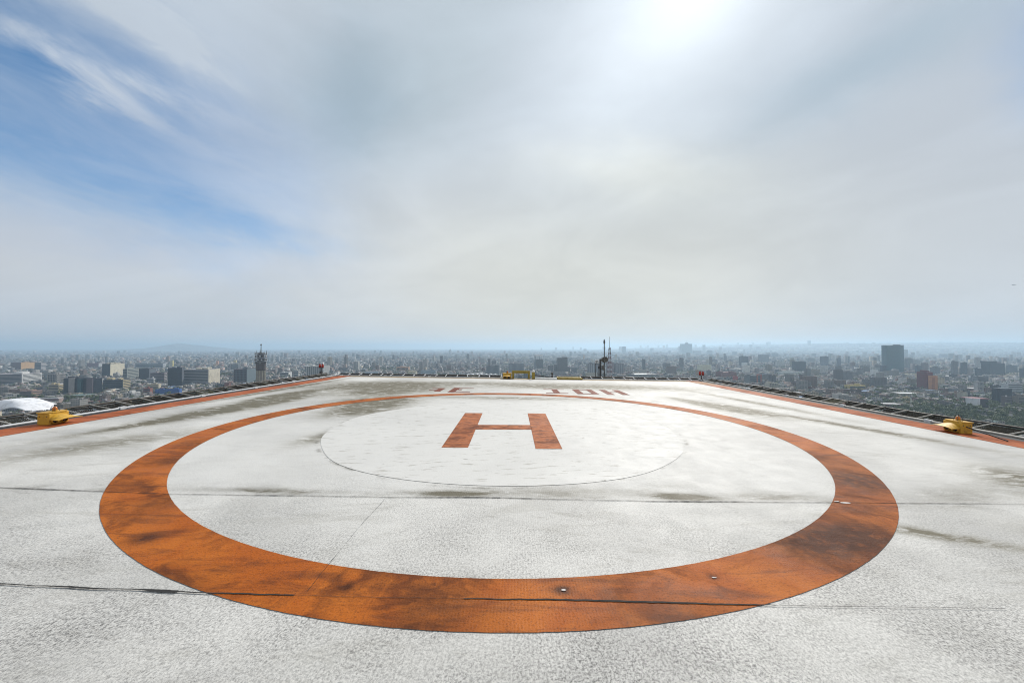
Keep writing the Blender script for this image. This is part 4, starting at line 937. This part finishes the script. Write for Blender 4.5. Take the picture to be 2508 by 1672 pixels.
for pa, pb, r_ in ((884.9, 876.4, 6.2), (876.2, 868.4, 5.6), (868.2, 863.8, 4.6)):
    MB().lathe([(r_, zt(pa)), (r_, zt(pb))], n=18).build('core', M['plain'], t, color=(.06, .05, .05))
for py, r_ in ((885.2, 11.2), (876.3, 10.6), (868.3, 9.8)):
    o = MB().lathe([(r_ - 2, zt(py) - .2), (r_, zt(py) - .1), (r_, zt(py) + .9), (r_ - 2, zt(py) + .7)], n=24).build('gallery', M['plain'], t, color=(.35, .34, .36))
for py, r_, sz, n, off in ((888.5, 10.2, 1.5, 5, .1), (880.5, 10.6, 1.9, 11, .25), (872, 10.0, 2.1, 11, .0), (865.2, 10.6, 1.8, 10, .3)):
    for i in range(n):
        a = 2 * math.pi * i / n + off; c_, s_ = math.cos(a), math.sin(a); q = sz * rnd.uniform(.8, 1.15)
        o = MB().lathe([(q * .35, -1.3), (q, -.7), (q, .25), (q * .9, .3)], (r_ * c_, r_ * s_, zt(py) + rnd.uniform(-.4, .4)), 12, (c_, s_, .05)).build('dish', M['dish'], t)
        MB().lathe([(q * .78, 0), (q * .70, .08), (.1, .2)], (r_ * c_ + .32 * c_, r_ * s_ + .32 * s_, o.data.vertices[0].co.z * 0 + zt(py)), 12, (c_, s_, .05)).build('dish_face', M['pale_dish'] if (i + n) % 3 else M['dish'], o)
for a in range(9):
    an = a * .7 + .2; MB().tube((9.5 * math.cos(an), 9.5 * math.sin(an), zt(864)), (10.5 * math.cos(an), 10.5 * math.sin(an), zt(860 if a % 3 else 857)), .35, .2, 5).build('whip_aerial', M['mast'], t)
MB().tube((0, 0, zt(864)), (0, 0, zt(846)), .9, .6, 8).build('top_pole', M['mast'], t)
MB().lathe([(.5, 0), (1.6, .8), (1.3, 2.2), (.5, 3.2), (.15, 4.6)], (0, 0, zt(846)), 10).build('top_beacon', M['mast'], t)
MARKS.append(('the telecom tower', 624, 656, 841, 940, Yt, at(624, Yt), at(656, Yt), 20))
def lattice(label, px, Y, y_tip, y_lat, half_base, half_top, nb=16, z_base=0.0, drums=True, whitered=True):
    t = thing('lattice_mast', label, 'mast', (at(px, Y), Y, GROUND)); H = zz(y_lat, Y) - GROUND; T = zz(y_tip, Y) - GROUND
    for k in range(nb):
        f0, f1 = k / nb, (k + 1) / nb
        r0, r1 = half_base + (half_top - half_base) * f0, half_base + (half_top - half_base) * f1
        z0, z1 = H * f0, H * f1; mb = MB(); th = max(.16, half_base * .06)
        cs = [(-1, -1), (1, -1), (1, 1), (-1, 1)]
        for i in range(4):
            a, b_ = cs[i], cs[(i + 1) % 4]
            mb.tube((a[0] * r0, a[1] * r0, z0), (a[0] * r1, a[1] * r1, z1), th, n=5)
            mb.tube((a[0] * r0, a[1] * r0, z0), (b_[0] * r1, b_[1] * r1, z1), th * .6, n=4); mb.tube((b_[0] * r0, b_[1] * r0, z0), (a[0] * r1, a[1] * r1, z1), th * .6, n=4)
            mb.tube((a[0] * r1, a[1] * r1, z1), (b_[0] * r1, b_[1] * r1, z1), th * .7, n=4)
        mb.build('lattice_section', (M['red_paint'] if k % 2 else M['white_paint']) if whitered else M['mast'], t)
    MB().tube((0, 0, H), (0, 0, T), half_top * .35, half_top * .22, 6).build('top_pole', M['mast'], t)
    if drums:
        for i, (fz, a) in enumerate(((.99, .5), (.95, 2.6), (.90, -1), (.97, -2), (.86, 3.4), (.80, .2))):
            r_ = half_base + (half_top - half_base) * fz + .9
            MB().lathe([(.5, -.6), (1.1, -.3), (1.1, .4), (.9, .45)], (r_ * math.cos(a), r_ * math.sin(a), H * fz), 10, (math.cos(a), math.sin(a) - .4, 0)).build('drum_aerial', M['dish'], t)
        mb = MB(); rr = half_base + (half_top - half_base) * .86 + 1.2; mb.box(-rr, rr, -rr, rr, H * .862, H * .868); mb.box(-rr * .8, rr * .8, -rr * .8, rr * .8, H * .962, H * .967); mb.build('platform', M['mast'], t)
    MARKS.append((label.split(' beyond')[0].split(' far')[0], px - 5, px + 5, y_tip, 940, Y, at(px - 5, Y), at(px + 5, Y), 8))
lattice('tall red and white lattice mast beyond the aerial posts', 1493, 900, 824.5, 851, 6.6, 1.5, 20)
lattice('thin red and white mast far behind the painted letters', 1175.5, 1500, 863.5, 874, 1.7, 0.9, 14, drums=False)
MARKS[-2] = ('the lattice mast',) + MARKS[-2][1:]; MARKS[-1] = ('the thin mast',) + MARKS[-1][1:]

# ------------------------------------------------------------------ everything else built in the valley
def edge_py(px):        # where the pad and its nets end, as seen from the deck
    return np.interp(px, [-400, 0, 810, 830, 1680, 1700, 2508, 2900], [1075, 1020, 919, 917.5, 924, 926, 1066, 1135])
def proj(X_, Y_, Z_): return 1254 + X_ / Y_ * F, HOR - (Z_ - EYE) / Y_ * F
marks_np = np.array([m[1:] for m in MARKS])
def clear_of_marks(X_, Y_, pad=9.0):
    ok = np.ones(len(X_), bool)
    for m in marks_np: ok &= ~((X_ > m[5] - pad) & (X_ < m[6] + pad) & (Y_ > m[4] - pad - 6) & (Y_ < m[4] + m[7] + pad))
    return ok
def blocks(Y0, Y1, cell, keep, rot, seed, hfun, gap=5, fill=(.62, .95)):
    g = np.random.default_rng(seed); c, s = math.cos(rot), math.sin(rot)
    ext = Y1 * 1.62; n = int(2 * ext / cell)
    u = (np.arange(n) - n / 2) * cell
    U, V = np.meshgrid(u, (np.arange(int((Y1 * 1.35 + ext * .5) / cell)) * cell) - ext * .35)
    I, J = np.meshgrid(np.arange(U.shape[1]), np.arange(U.shape[0]))
    U, V = U.ravel(), V.ravel(); st = (I.ravel() % gap != 0) & (J.ravel() % (gap + 2) != 0)
    U = U + g.uniform(-.18, .18, U.size) * cell; V = V + g.uniform(-.18, .18, V.size) * cell
    X_, Y_ = c * U - s * V, s * U + c * V
    ok = (Y_ > Y0) & (Y_ < Y1) & (np.abs(X_) < Y_ * 1.44 + 60) & st & (g.random(U.size) < keep)
    X_, Y_ = X_[ok], Y_[ok]
    px, _ = proj(X_, Y_, GROUND)
    k = X_.size; sx = cell * g.uniform(*fill, k); sy = cell * g.uniform(*fill, k); h = hfun(g, X_, Y_, k)
    return X_, Y_, sx, sy, h, np.full(k, rot)
def h_near(g, X_, Y_, k):
    h = g.gamma(4.5, 1.15, k) + 2.6
    tall = g.random(k); h = np.where(tall > .94, g.uniform(12, 20, k), h); h = np.where(tall > .994, g.uniform(20, 34, k), h)
    return h
def h_mid(g, X_, Y_, k):
    h = g.gamma(4.0, 1.4, k) + 2.6; tall = g.random(k); h = np.where(tall > .95, g.uniform(13, 26, k), h)
    right = np.clip(X_ / (Y_ * .8) + .1, 0, 1)
    h = np.where(tall > .9965 - .010 * right, g.uniform(26, 60, k), h); return h
def h_far(g, X_, Y_, k):
    h = g.gamma(4.0, 1.6, k) + 3.0; tall = g.random(k); h = np.where(tall > .97, g.uniform(16, 34, k), h)
    core = np.exp(-((X_ / Y_ - .38) / .22) ** 2)
    h = np.where(tall > 1 - .010 * core, g.uniform(60, 140, k), h); return h
SETS = [blocks(430, 1500, 15.5, .80, R(7), 1, h_near), blocks(1500, 3300, 19.0, .78, R(-9), 2, h_mid), blocks(3300, 7000, 34.0, .74, R(15), 3, h_mid, 6),
        blocks(7000, 15000, 78.0, .72, R(4), 4, h_far, 7, (.35, .85))]
def loose(n, seed, Y0, Y1, wr, dr, hr, right=0.0):
    g = np.random.default_rng(seed); Y_ = g.uniform(Y0 ** .5, Y1 ** .5, n) ** 2; f = g.uniform(-1.4, 1.4, n)
    f = np.where(g.random(n) < right, np.abs(f) * .9 + .1, f)
    return f * Y_, Y_, g.uniform(*wr, n), g.uniform(*dr, n), g.uniform(*hr, n), np.where(f < 0, R(7), R(-9)) + g.choice([0, R(90)], n) * 0
BIG = [loose(750, 31, 620, 6500, (24, 62), (18, 46), (5, 9)), loose(480, 32, 800, 7500, (13, 42), (12, 20), (14, 36), .45)]
bx = np.concatenate([s[0] for s in BIG]); by = np.concatenate([s[1] for s in BIG]); bw = np.concatenate([s[2] for s in BIG]); bd = np.concatenate([s[3] for s in BIG])
okb = np.ones(bx.size, bool)
for i in range(bx.size):
    if okb[i]: okb[i + 1:] &= ~((np.abs(bx[i + 1:] - bx[i]) < (bw[i + 1:] + bw[i]) * .56) & (np.abs(by[i + 1:] - by[i]) < (bd[i + 1:] + bd[i]) * .6))
bigs = [np.concatenate([s[k] for s in BIG])[okb] for k in range(6)]
for j, S_ in enumerate(SETS[:3]):
    k_ = np.ones(S_[0].size, bool)
    for x, y, w_, d_ in zip(bigs[0], bigs[1], bigs[2], bigs[3]): k_ &= ~((np.abs(S_[0] - x) < w_ * .5 + 9) & (np.abs(S_[1] - y) < d_ * .5 + 9))
    SETS[j] = tuple(a[k_] for a in S_)
SETS.append(tuple(bigs))
BX, BY, BSX, BSY, BH, BR = [np.concatenate([s[i] for s in SETS]) for i in range(6)]
ok = clear_of_marks(BX, BY); BX, BY, BSX, BSY, BH, BR = [a[ok] for a in (BX, BY, BSX, BSY, BH, BR)]
# parks and planted streets stay open
park = np.sin(BX / 210.0 + 1.3) * np.sin(BY / 170.0 + .6 + BX / 900.0)
right_wood = (BX > 380) & (BY > 480) & (BY < 830) & (rng.random(BX.size) < .48) & (BX / BY > .95)
keep = ~((park > .72) & (rng.random(BX.size) < .85)) & ~right_wood
BX, BY, BSX, BSY, BH, BR = [a[keep] for a in (BX, BY, BSX, BSY, BH, BR)]
BZ = np.full(BX.size, GROUND)
rise = np.array([right_rise(x, y) if (y > 5200 and x > 500) else 0.0 for x, y in zip(BX, BY)]); BZ = BZ + np.maximum(rise - 2, 0)
WALLC = np.array([(.30, .29, .28), (.42, .40, .37), (.60, .59, .57), (.46, .40, .30), (.28, .21, .18), (.36, .24, .20), (.17, .17, .18), (.22, .24, .26), (.50, .34, .20), (.24, .10, .08)])
WNAME = ['grey', 'light grey', 'white', 'cream', 'brown', 'brick-pink', 'dark grey', 'blue-grey', 'ochre', 'dark red']
WP = np.array([.22, .15, .08, .10, .14, .09, .12, .06, .02, .02])
WALLC = WALLC * .56
wi = rng.choice(10, BX.size, p=WP / WP.sum())
ROOFC = np.array([(.15, .14, .135), (.25, .235, .22), (.62, .62, .62), (.17, .085, .065), (.09, .085, .085), (.10, .16, .15), (.12, .18, .30)])
RNAME = ['grey', 'pale', 'white', 'reddish', 'dark', 'greenish', 'bluish']
RP = np.array([.34, .14, .06, .19, .21, .03, .03]); ri = rng.choice(7, BX.size, p=RP / RP.sum())
shed = (BSX > 23) & (BH < 10) & (BY < 6600)
ri = np.where(shed, rng.choice(7, BX.size, p=[.24, .20, .30, .08, .06, .04, .08]), ri)
quarter = 1.0 + .28 * np.sin(BX / 330. + 1.1 * np.sin(BY / 410.)) * np.sin(BY / 290. + .8)
P0, T0 = proj(BX, BY - BSY / 2, GROUND + BH)
for m in marks_np:          # lower houses stand before the big ones
    half = (BSX * .7) / BY * F
    front = (P0 > m[0] - half) & (P0 < m[1] + half) & (BY < m[4] + 2)
    lim = EYE - (m[3] - .14 * (m[3] - m[2]) - HOR) / F * (BY - BSY / 2) - GROUND
    BH = np.where(front, np.minimum(BH, np.maximum(lim, 3.2)), BH)
P0, T0 = proj(BX, BY - BSY / 2, GROUND + BH); _, B0 = proj(BX, BY - BSY / 2, GROUND)
wpx = (BSX + .3 * BSY) / BY * F; vis = np.minimum(B0, edge_py(P0)) - T0
hid = np.zeros(BX.size, bool)
for m in marks_np: hid |= (P0 > m[0] - 1) & (P0 < m[1] + 1) & (T0 > m[2] - 2) & (BY > m[4])
area = np.where((vis > 3.5) & ~hid & (P0 > 8) & (P0 < 2500) & (BY < 3200), wpx * vis, 0)
NB = max(60, 297 - len(MARKS))
pick = np.argsort(-area)[:NB]; pick = pick[area[pick] > 0]
# greedy thinning so that the picked houses do not hide one another
near_sel = set(int(i) for i in pick)

LABELS = {}
def describe(px, py, Y, subject, what):
    """subject: short look; says which landmark it stands by"""
    best, bd = None, 1e9
    for m in MARKS:
        cx = min(max(px, m[1]), m[2]); d = abs(px - cx) + .35 * abs(px - (m[1] + m[2]) / 2) + 1.2 * abs(py - m[4])
        if d < bd: bd, best = d, m
    m = best
    if px < m[1]: rel = 'left of'
    elif px > m[2]: rel = 'right of'
    else: rel = 'in front of' if Y < m[5] else 'behind'
    return f'{subject} {rel} {m[0]}'
PENDING = []
def settle(pending):
    """labels met twice are told apart by their order from the left"""
    from collections import defaultdict
    by = defaultdict(list)
    for o, lab, px, py in pending: by[lab].append((px, py, o))
    ORD = ['first', 'second', 'third', 'fourth', 'fifth', 'sixth', 'seventh', 'eighth', 'ninth', 'tenth', 'eleventh', 'twelfth', 'thirteenth', 'fourteenth', 'fifteenth', 'sixteenth', 'seventeenth', 'eighteenth', 'nineteenth', 'twentieth']
    for lab, L in by.items():
        if len(L) == 1: L[0][2]['label'] = lab; continue
        L.sort(key=lambda q: q[0])
        for i, (px, py, o) in enumerate(L):
            o['label'] = lab + (', leftmost such' if i == 0 else f', {ORD[min(i, 19)]} from left')
ROOFM = [simple('roof_' + n.replace(' ', '_'), tuple(c), 0.85, 0, tuple(c * .6), .25, .7) for n, c in zip(RNAME, ROOFC)]
def small_house(i):
    w2, d2, h = BSX[i] / 2, BSY[i] / 2, BH[i]; r = random.Random(int(i)); mb = MB()
    mb.mat(0).box(-w2, w2, -d2, d2, -1.5, h)
    mb.mat(1).box(-w2 + .35, w2 - .35, -d2 + .35, d2 - .35, h + .004, h + .10)
    mb.mat(0)
    for a in ((-w2, w2, -d2, -d2 + .3), (-w2, w2, d2 - .3, d2)): mb.box(*a, h + .004, h + .75)
    for a in ((-w2, -w2 + .3, -d2 + .304, d2 - .304), (w2 - .3, w2, -d2 + .304, d2 - .304)): mb.box(*a, h + .004, h + .75)
    feats = []
    if r.random() < .65:
        a = r.uniform(2.0, 4.2); x = r.uniform(-w2 + a, w2 - a); y = r.uniform(-d2 + 3, d2 - 3) if d2 > 3.2 else 0
        mb.mat(0).box(x - a / 2, x + a / 2, y - 1.5, y + 1.5, h + .104, h + r.uniform(2.2, 3.2)); feats.append('rooftop hut')
    for k in range(r.choice((0, 1, 1, 2))):
        x, y = r.uniform(-w2 + 1.3, w2 - 1.3), r.uniform(-d2 + 1.2, d2 - 1.2)
        mb.mat(2).lathe([(.55, 0), (.6, .1), (.6, 1.2), (.25, 1.55)], (x, y, h + .11), 8)
        if 'water tank' not in feats: feats.append('water tank')
    if r.random() < .45:
        x = r.uniform(-w2 * .6, w2 * .1); mb.mat(0).box(x, x + w2 * .9, -d2 - r.uniform(2, 4), -d2 - .01, -1.5, h * r.uniform(.4, .75))
    if r.random() < .35:
        mb.mat(0).box(-w2 * r.uniform(.2, .9), w2 * r.uniform(.2, .9), -d2 - .9, -d2 - .02, h * .62, h * .68)
    o = mb.build('city_house' if h < 13 else 'city_block', [M['wall'], ROOFM[ri[i]], M['mast'] if r.random() < .5 else M['clip']], None, (BX[i], BY[i], BZ[i]), tuple(np.clip(WALLC[wi[i]] * math.exp(r.gauss(.12, .33)), .02, .75)))
    o.rotation_euler = (0, 0, BR[i])
    size = 'low' if h < 8 else 'three-storey' if h < 13 else 'mid-rise' if h < 24 else 'tall'
    tail = f' with {feats[0]}' if feats else ''
    o['category'] = 'house' if h < 13 else 'building'; o['group'] = 'low-rise houses and blocks across the city'
    lab = describe(P0[i], B0[i], BY[i], f'{size} {WNAME[wi[i]]} {RNAME[ri[i]]}-roofed {"house" if h < 13 else "block"}', 'house')
    PENDING.append((o, lab, P0[i], B0[i]))
for i in pick: small_house(int(i))
settle(PENDING)

def boxes_mesh(name, idx, mat):
    n = len(idx); c, s = np.cos(BR[idx]), np.sin(BR[idx])
    cor = np.array([(-.5, -.5, 0), (.5, -.5, 0), (.5, .5, 0), (-.5, .5, 0), (-.5, -.5, 1), (.5, -.5, 1), (.5, .5, 1), (-.5, .5, 1)])
    lx = cor[None, :, 0] * BSX[idx, None]; ly = cor[None, :, 1] * BSY[idx, None]
    V = np.stack([c[:, None] * lx - s[:, None] * ly + BX[idx, None], s[:, None] * lx + c[:, None] * ly + BY[idx, None],
                  BZ[idx, None] - 1.0 + cor[None, :, 2] * (BH[idx, None] + 1.0)], 2).reshape(-1, 3)
    fq = np.array([(4, 5, 6, 7), (0, 1, 5, 4), (1, 2, 6, 5), (2, 3, 7, 6), (3, 0, 4, 7)])
    Fc = (fq[None] + (np.arange(n) * 8)[:, None, None]).reshape(-1, 4)
    me = bpy.data.meshes.new(name); me.vertices.add(len(V)); me.vertices.foreach_set('co', V.ravel().astype('f4'))
    me.loops.add(Fc.size); me.loops.foreach_set('vertex_index', Fc.ravel().astype('i4'))
    me.polygons.add(len(Fc)); me.polygons.foreach_set('loop_start', (np.arange(len(Fc)) * 4).astype('i4'))
    me.update(calc_edges=True); me.materials.append(mat)
    j = (np.clip(np.exp(rng.normal(-.08, .42, n)), .3, 2.4) * quarter[idx])[:, None]; wc = WALLC[wi[idx]] * j; rcx = ROOFC[ri[idx]] * (rng.uniform(.75, 1.2, n) * quarter[idx])[:, None]
    C = np.ones((n, 5, 4)); C[:, 1:, :3] = wc[:, None, :]; C[:, 0, :3] = rcx
    at_ = me.attributes.new('tint', 'FLOAT_COLOR', 'FACE'); at_.data.foreach_set('color', C.ravel().astype('f4'))
    o = bpy.data.objects.new(name, me); COL.objects.link(o); return o
rest = np.array([i for i in range(BX.size) if i not in near_sel])
# rooftop huts on the mass, as more boxes
o = boxes_mesh('far_city_blocks', rest, M['mass']); o['kind'] = 'stuff'; o['label'] = 'dense hazy city of low flat-roofed blocks reaching to the horizon'; o['category'] = 'city'
hs = rest[(rng.random(rest.size) < .55) & (BY[rest] < 3300)]
sv = (BX, BY, BSX, BSY, BH, BZ)
BX, BY, BSX, BSY, BH, BZ = [a.copy() for a in sv]
for a_ in (hs,):
    BX[hs] += rng.uniform(-.25, .25, hs.size) * BSX[hs]; BY[hs] += rng.uniform(-.2, .2, hs.size) * BSY[hs]
    BZ[hs] = BZ[hs] + BH[hs]; BSX[hs] *= rng.uniform(.2, .5, hs.size); BSY[hs] *= rng.uniform(.2, .5, hs.size); BH[hs] = rng.uniform(1.8, 3.6, hs.size)
o2 = boxes_mesh('far_city_roof_huts', hs, M['mass']); o2.parent = o; o2['kind'] = 'stuff'
BX, BY, BSX, BSY, BH, BZ = sv

# ------------------------------------------------------------------ trees
def crown_mesh(seed, nq, shape):
    r = random.Random(seed); mb = MB(); clumps = []
    for k in range(9 if nq > 60 else 5):
        a, e, q = r.uniform(0, 6.283), r.uniform(-.5, 1.2), r.uniform(.25, .75)
        clumps.append(Vector((math.cos(a) * math.cos(e) * q * shape[0], math.sin(a) * math.cos(e) * q * shape[0], shape[2] + math.sin(e) * q * shape[1])))
    for k in range(nq):
        c = r.choice(clumps); v = Vector((r.gauss(0, 1), r.gauss(0, 1), r.gauss(0, .8))); v.normalize()
        rad = (.42 if nq > 60 else .5) * shape[0] * r.uniform(.45, 1.0) ** .5
        p = c + v * rad; n = (v + Vector((r.uniform(-.7, .7), r.uniform(-.7, .7), r.uniform(-.3, .7)))).normalized()
        u = n.orthogonal().normalized(); w_ = n.cross(u); an = r.uniform(0, 6.28); u, w_ = u * math.cos(an) + w_ * math.sin(an), w_ * math.cos(an) - u * math.sin(an)
        s1 = r.uniform(.30, .62) * (1.0 if nq > 60 else 2.1); s2 = s1 * r.uniform(.6, 1.0)
        mb._add([p - u * s1, p - w_ * s2 + n * .08, p + u * s1, p + w_ * s2 - n * .05], [(0, 1, 2, 3)])
    return mb
KINDS = [('round', (3.6, 3.0, 5.6)), ('broad', (4.8, 2.4, 5.2)), ('tall', (2.6, 4.2, 7.0)), ('loose', (4.0, 3.4, 5.8)), ('small', (2.4, 2.0, 3.8))]
CROWNS = [crown_mesh(20 + i, 340, s).mesh('tree_crown', [M['leaf']]) for i, (n, s) in enumerate(KINDS)]
def trunk_mesh(seed, shape):
    r = random.Random(seed); mb = MB(); h = shape[2]
    mb.tube((0, 0, -.6), (.1, .05, h * .55), .26, .17, 7); mb.tube((.1, .05, h * .55), (.2, 0, h * 1.05), .17, .06, 6)
    for k in range(4):
        a = k * 1.6 + r.uniform(-.3, .3); mb.tube((.1, .05, h * .5), (math.cos(a) * shape[0] * .55, math.sin(a) * shape[0] * .55, h * r.uniform(.85, 1.1)), .11, .04, 5)
    return mb.mesh('tree_trunk', [M['bark']])
TRUNKS = [trunk_mesh(40 + i, s) for i, (n, s) in enumerate(KINDS)]
nt_ = 42000
TY = rng.uniform(430 ** .5, 5200 ** .5, nt_) ** 2; TX = rng.uniform(-1.42, 1.42, nt_) * TY
pk = np.sin(TX / 210.0 + 1.3) * np.sin(TY / 170.0 + .6 + TX / 900.0)
dens = .62 + .38 * (pk > .68) + .30 * (np.sin(TX / 97. + 2) * np.sin(TY / 131.) > .55)
# groves seen from the deck: at the right under the black glass block, at the left round the domed hall
gx, gy = proj(TX, TY, np.full(nt_, GROUND))
keep = rng.random(nt_) < dens
TX, TY = TX[keep], TY[keep]
def grove(px0, px1, py0, py1, n):
    gx = rng.uniform(px0, px1, n); gy = rng.uniform(py0, py1, n); Y = F * (EYE - GROUND) / (gy - HOR); return at_np(gx, Y), Y
def at_np(px, Y): return (px - 1254.0) / F * Y
for g_ in ((2300, 2508, 998, 1066, 105), (2240, 2330, 985, 1012, 50), (2130, 2240, 960, 985, 40), (150, 258, 972, 990, 46), (0, 60, 960, 988, 26), (330, 380, 935, 960, 14),
           (1880, 2010, 925, 950, 40), (2150, 2300, 935, 950, 40), (2300, 2420, 935, 948, 40), (1620, 1700, 900, 918, 30), (60, 120, 1000, 1014, 8)):
    a, b_ = grove(*g_); TX = np.concatenate([TX, a]); TY = np.concatenate([TY, b_])
ok = clear_of_marks(TX, TY, 3.0); TX, TY = TX[ok], TY[ok]
# no tree inside a house
cellk = {}
for x, y, a, b_ in zip(BX, BY, BSX, BSY):
    if y < 3400: cellk.setdefault((int(x // 20), int(y // 20)), []).append((x, y, a, b_))
def free(x, y):
    for i in (-1, 0, 1):
        for j in (-1, 0, 1):
            for q in cellk.get((int(x // 20) + i, int(y // 20) + j), ()):
                if abs(x - q[0]) < q[2] * .5 + .6 and abs(y - q[1]) < q[3] * .5 + .6: return False
    return True
ok = np.array([True if y > 3300 else free(x, y) for x, y in zip(TX, TY)]); TX, TY = TX[ok], TY[ok]
TS = rng.uniform(.75, 1.45, TX.size); tk = rng.integers(0, 5, TX.size); ta = rng.uniform(0, 6.28, TX.size)
tp, tt = proj(TX, TY, GROUND + 8.5 * TS); _, tb = proj(TX, TY, np.full(TX.size, GROUND))
tv = np.minimum(tb, edge_py(tp)) - tt; hid = np.zeros(TX.size, bool)
for m in marks_np: hid |= (tp > m[0] - 1) & (tp < m[1] + 1) & (tt > m[2]) & (TY > m[4])
tarea = np.where((tv > 3) & ~hid & (tp > 5) & (tp < 2503), tv * 7 * TS / TY, 0)
tpick = np.argsort(-tarea)[:290]
PENDING = []
for i in tpick:
    i = int(i); kd = KINDS[tk[i]][0]
    o = bpy.data.objects.new('tree', None); COL.objects.link(o); o.location = (TX[i], TY[i], GROUND); o.rotation_euler = (0, 0, ta[i]); o.scale = (TS[i],) * 3
    o['category'] = 'tree'; o['group'] = 'trees between the houses'
    for nm, me in (('crown', CROWNS[tk[i]]), ('trunk', TRUNKS[tk[i]])):
        c = bpy.data.objects.new(nm, me); COL.objects.link(c); c.parent = o
    big = 'large ' if TS[i] > 1.22 else 'slight ' if TS[i] < .92 else ''
    PENDING.append((o, describe(tp[i], tb[i], TY[i], f'{big}{kd}{" crowned" if kd in ("round", "broad", "loose") else ""} green tree', 'tree'), tp[i], tb[i]))
settle(PENDING)
tsel = set(int(i) for i in tpick); trest = np.array([i for i in range(TX.size) if i not in tsel])
protos = []
for k in range(6):
    mb = crown_mesh(70 + k, 26, KINDS[k % 5][1]); protos.append(np.array([tuple(v) for v in mb.v]).reshape(-1, 4, 3))
VV = []
for i in trest:
    q = protos[int(i) % 6]; c, s = math.cos(ta[i]), math.sin(ta[i]); sc_ = TS[i]
    VV.append(np.stack([(c * q[..., 0] - s * q[..., 1]) * sc_ + TX[i], (s * q[..., 0] + c * q[..., 1]) * sc_ + TY[i], q[..., 2] * sc_ + GROUND], -1))
VV = np.concatenate(VV).reshape(-1, 3); nf = len(VV) // 4
me = bpy.data.meshes.new('far_city_trees'); me.vertices.add(len(VV)); me.vertices.foreach_set('co', VV.ravel().astype('f4'))
me.loops.add(len(VV)); me.loops.foreach_set('vertex_index', np.arange(len(VV), dtype='i4')); me.polygons.add(nf); me.polygons.foreach_set('loop_start', np.arange(nf, dtype='i4') * 4)
me.update(calc_edges=True); me.materials.append(M['leaf'])
o = bpy.data.objects.new('far_city_trees', me); COL.objects.link(o); o['kind'] = 'stuff'; o['label'] = 'countless far trees scattered between the city blocks'; o['category'] = 'trees'

# ------------------------------------------------------------------ airliner over the right skyline
Ya = 950.0
t = thing('airliner', 'tiny grey aircraft flying low over the right skyline', 'aircraft', (at(2486.5, Ya), Ya, zz(697.5, Ya)), (0, R(-3), R(8))); t.scale = (.33, .33, .33)
MB().lathe([(.2, -19), (1.3, -17), (1.9, -13), (1.9, 8), (1.2, 14), (.3, 19)], (0, 0, 0), 12, (1, 0, 0)).build('fuselage', M['aluminium'], t, smooth=True)
for s in (-1, 1):
    MB().hull([(3, s * 1.5, -.8), (-3, s * 1.5, -.8), (-7.5, s * 17, .6), (-5, s * 17, .6), (3, s * 1.5, -.2), (-3, s * 1.5, -.2), (-7.5, s * 17, .8), (-5, s * 17, .8)],
              [(0, 1, 2, 3), (7, 6, 5, 4), (0, 3, 7, 4), (1, 5, 6, 2), (3, 2, 6, 7), (0, 4, 5, 1)]).build('wing', M['aluminium'], t)
    MB().lathe([(.5, -2), (1.0, -1.5), (1.0, 1.4), (.7, 2)], (-.5, s * 5.5, -1.6), 10, (1, 0, 0)).build('engine', M['aluminium'], t)
MB().hull([(-13, -.2, 1.5), (-18, -.2, 1.5), (-20, -.2, 7), (-17.5, -.2, 7), (-13, .2, 1.5), (-18, .2, 1.5), (-20, .2, 7), (-17.5, .2, 7)],
          [(0, 1, 2, 3), (7, 6, 5, 4), (0, 3, 7, 4), (1, 5, 6, 2), (3, 2, 6, 7), (0, 4, 5, 1)]).build('tail_fin', M['aluminium'], t)

# ------------------------------------------------------------------ the hazy air over the valley
m = bpy.data.materials.new('hazy_air'); m.use_nodes = True; t_ = m.node_tree; t_.nodes.clear()
mo = t_.nodes.new('ShaderNodeOutputMaterial'); pv = t_.nodes.new('ShaderNodeVolumePrincipled')
pv.inputs['Color'].default_value = (0.60, 0.80, 0.98, 1); pv.inputs['Density'].default_value = 0.000125; pv.inputs['Anisotropy'].default_value = 0.42
t_.links.new(pv.outputs[0], mo.inputs['Volume'])
o = MB().box(-27000, 27000, -3500, 27000, GROUND - 6, 178).build('haze', m); o['kind'] = 'stuff'; o['label'] = 'thin blue haze filling the air over the whole city'; o['category'] = 'haze'
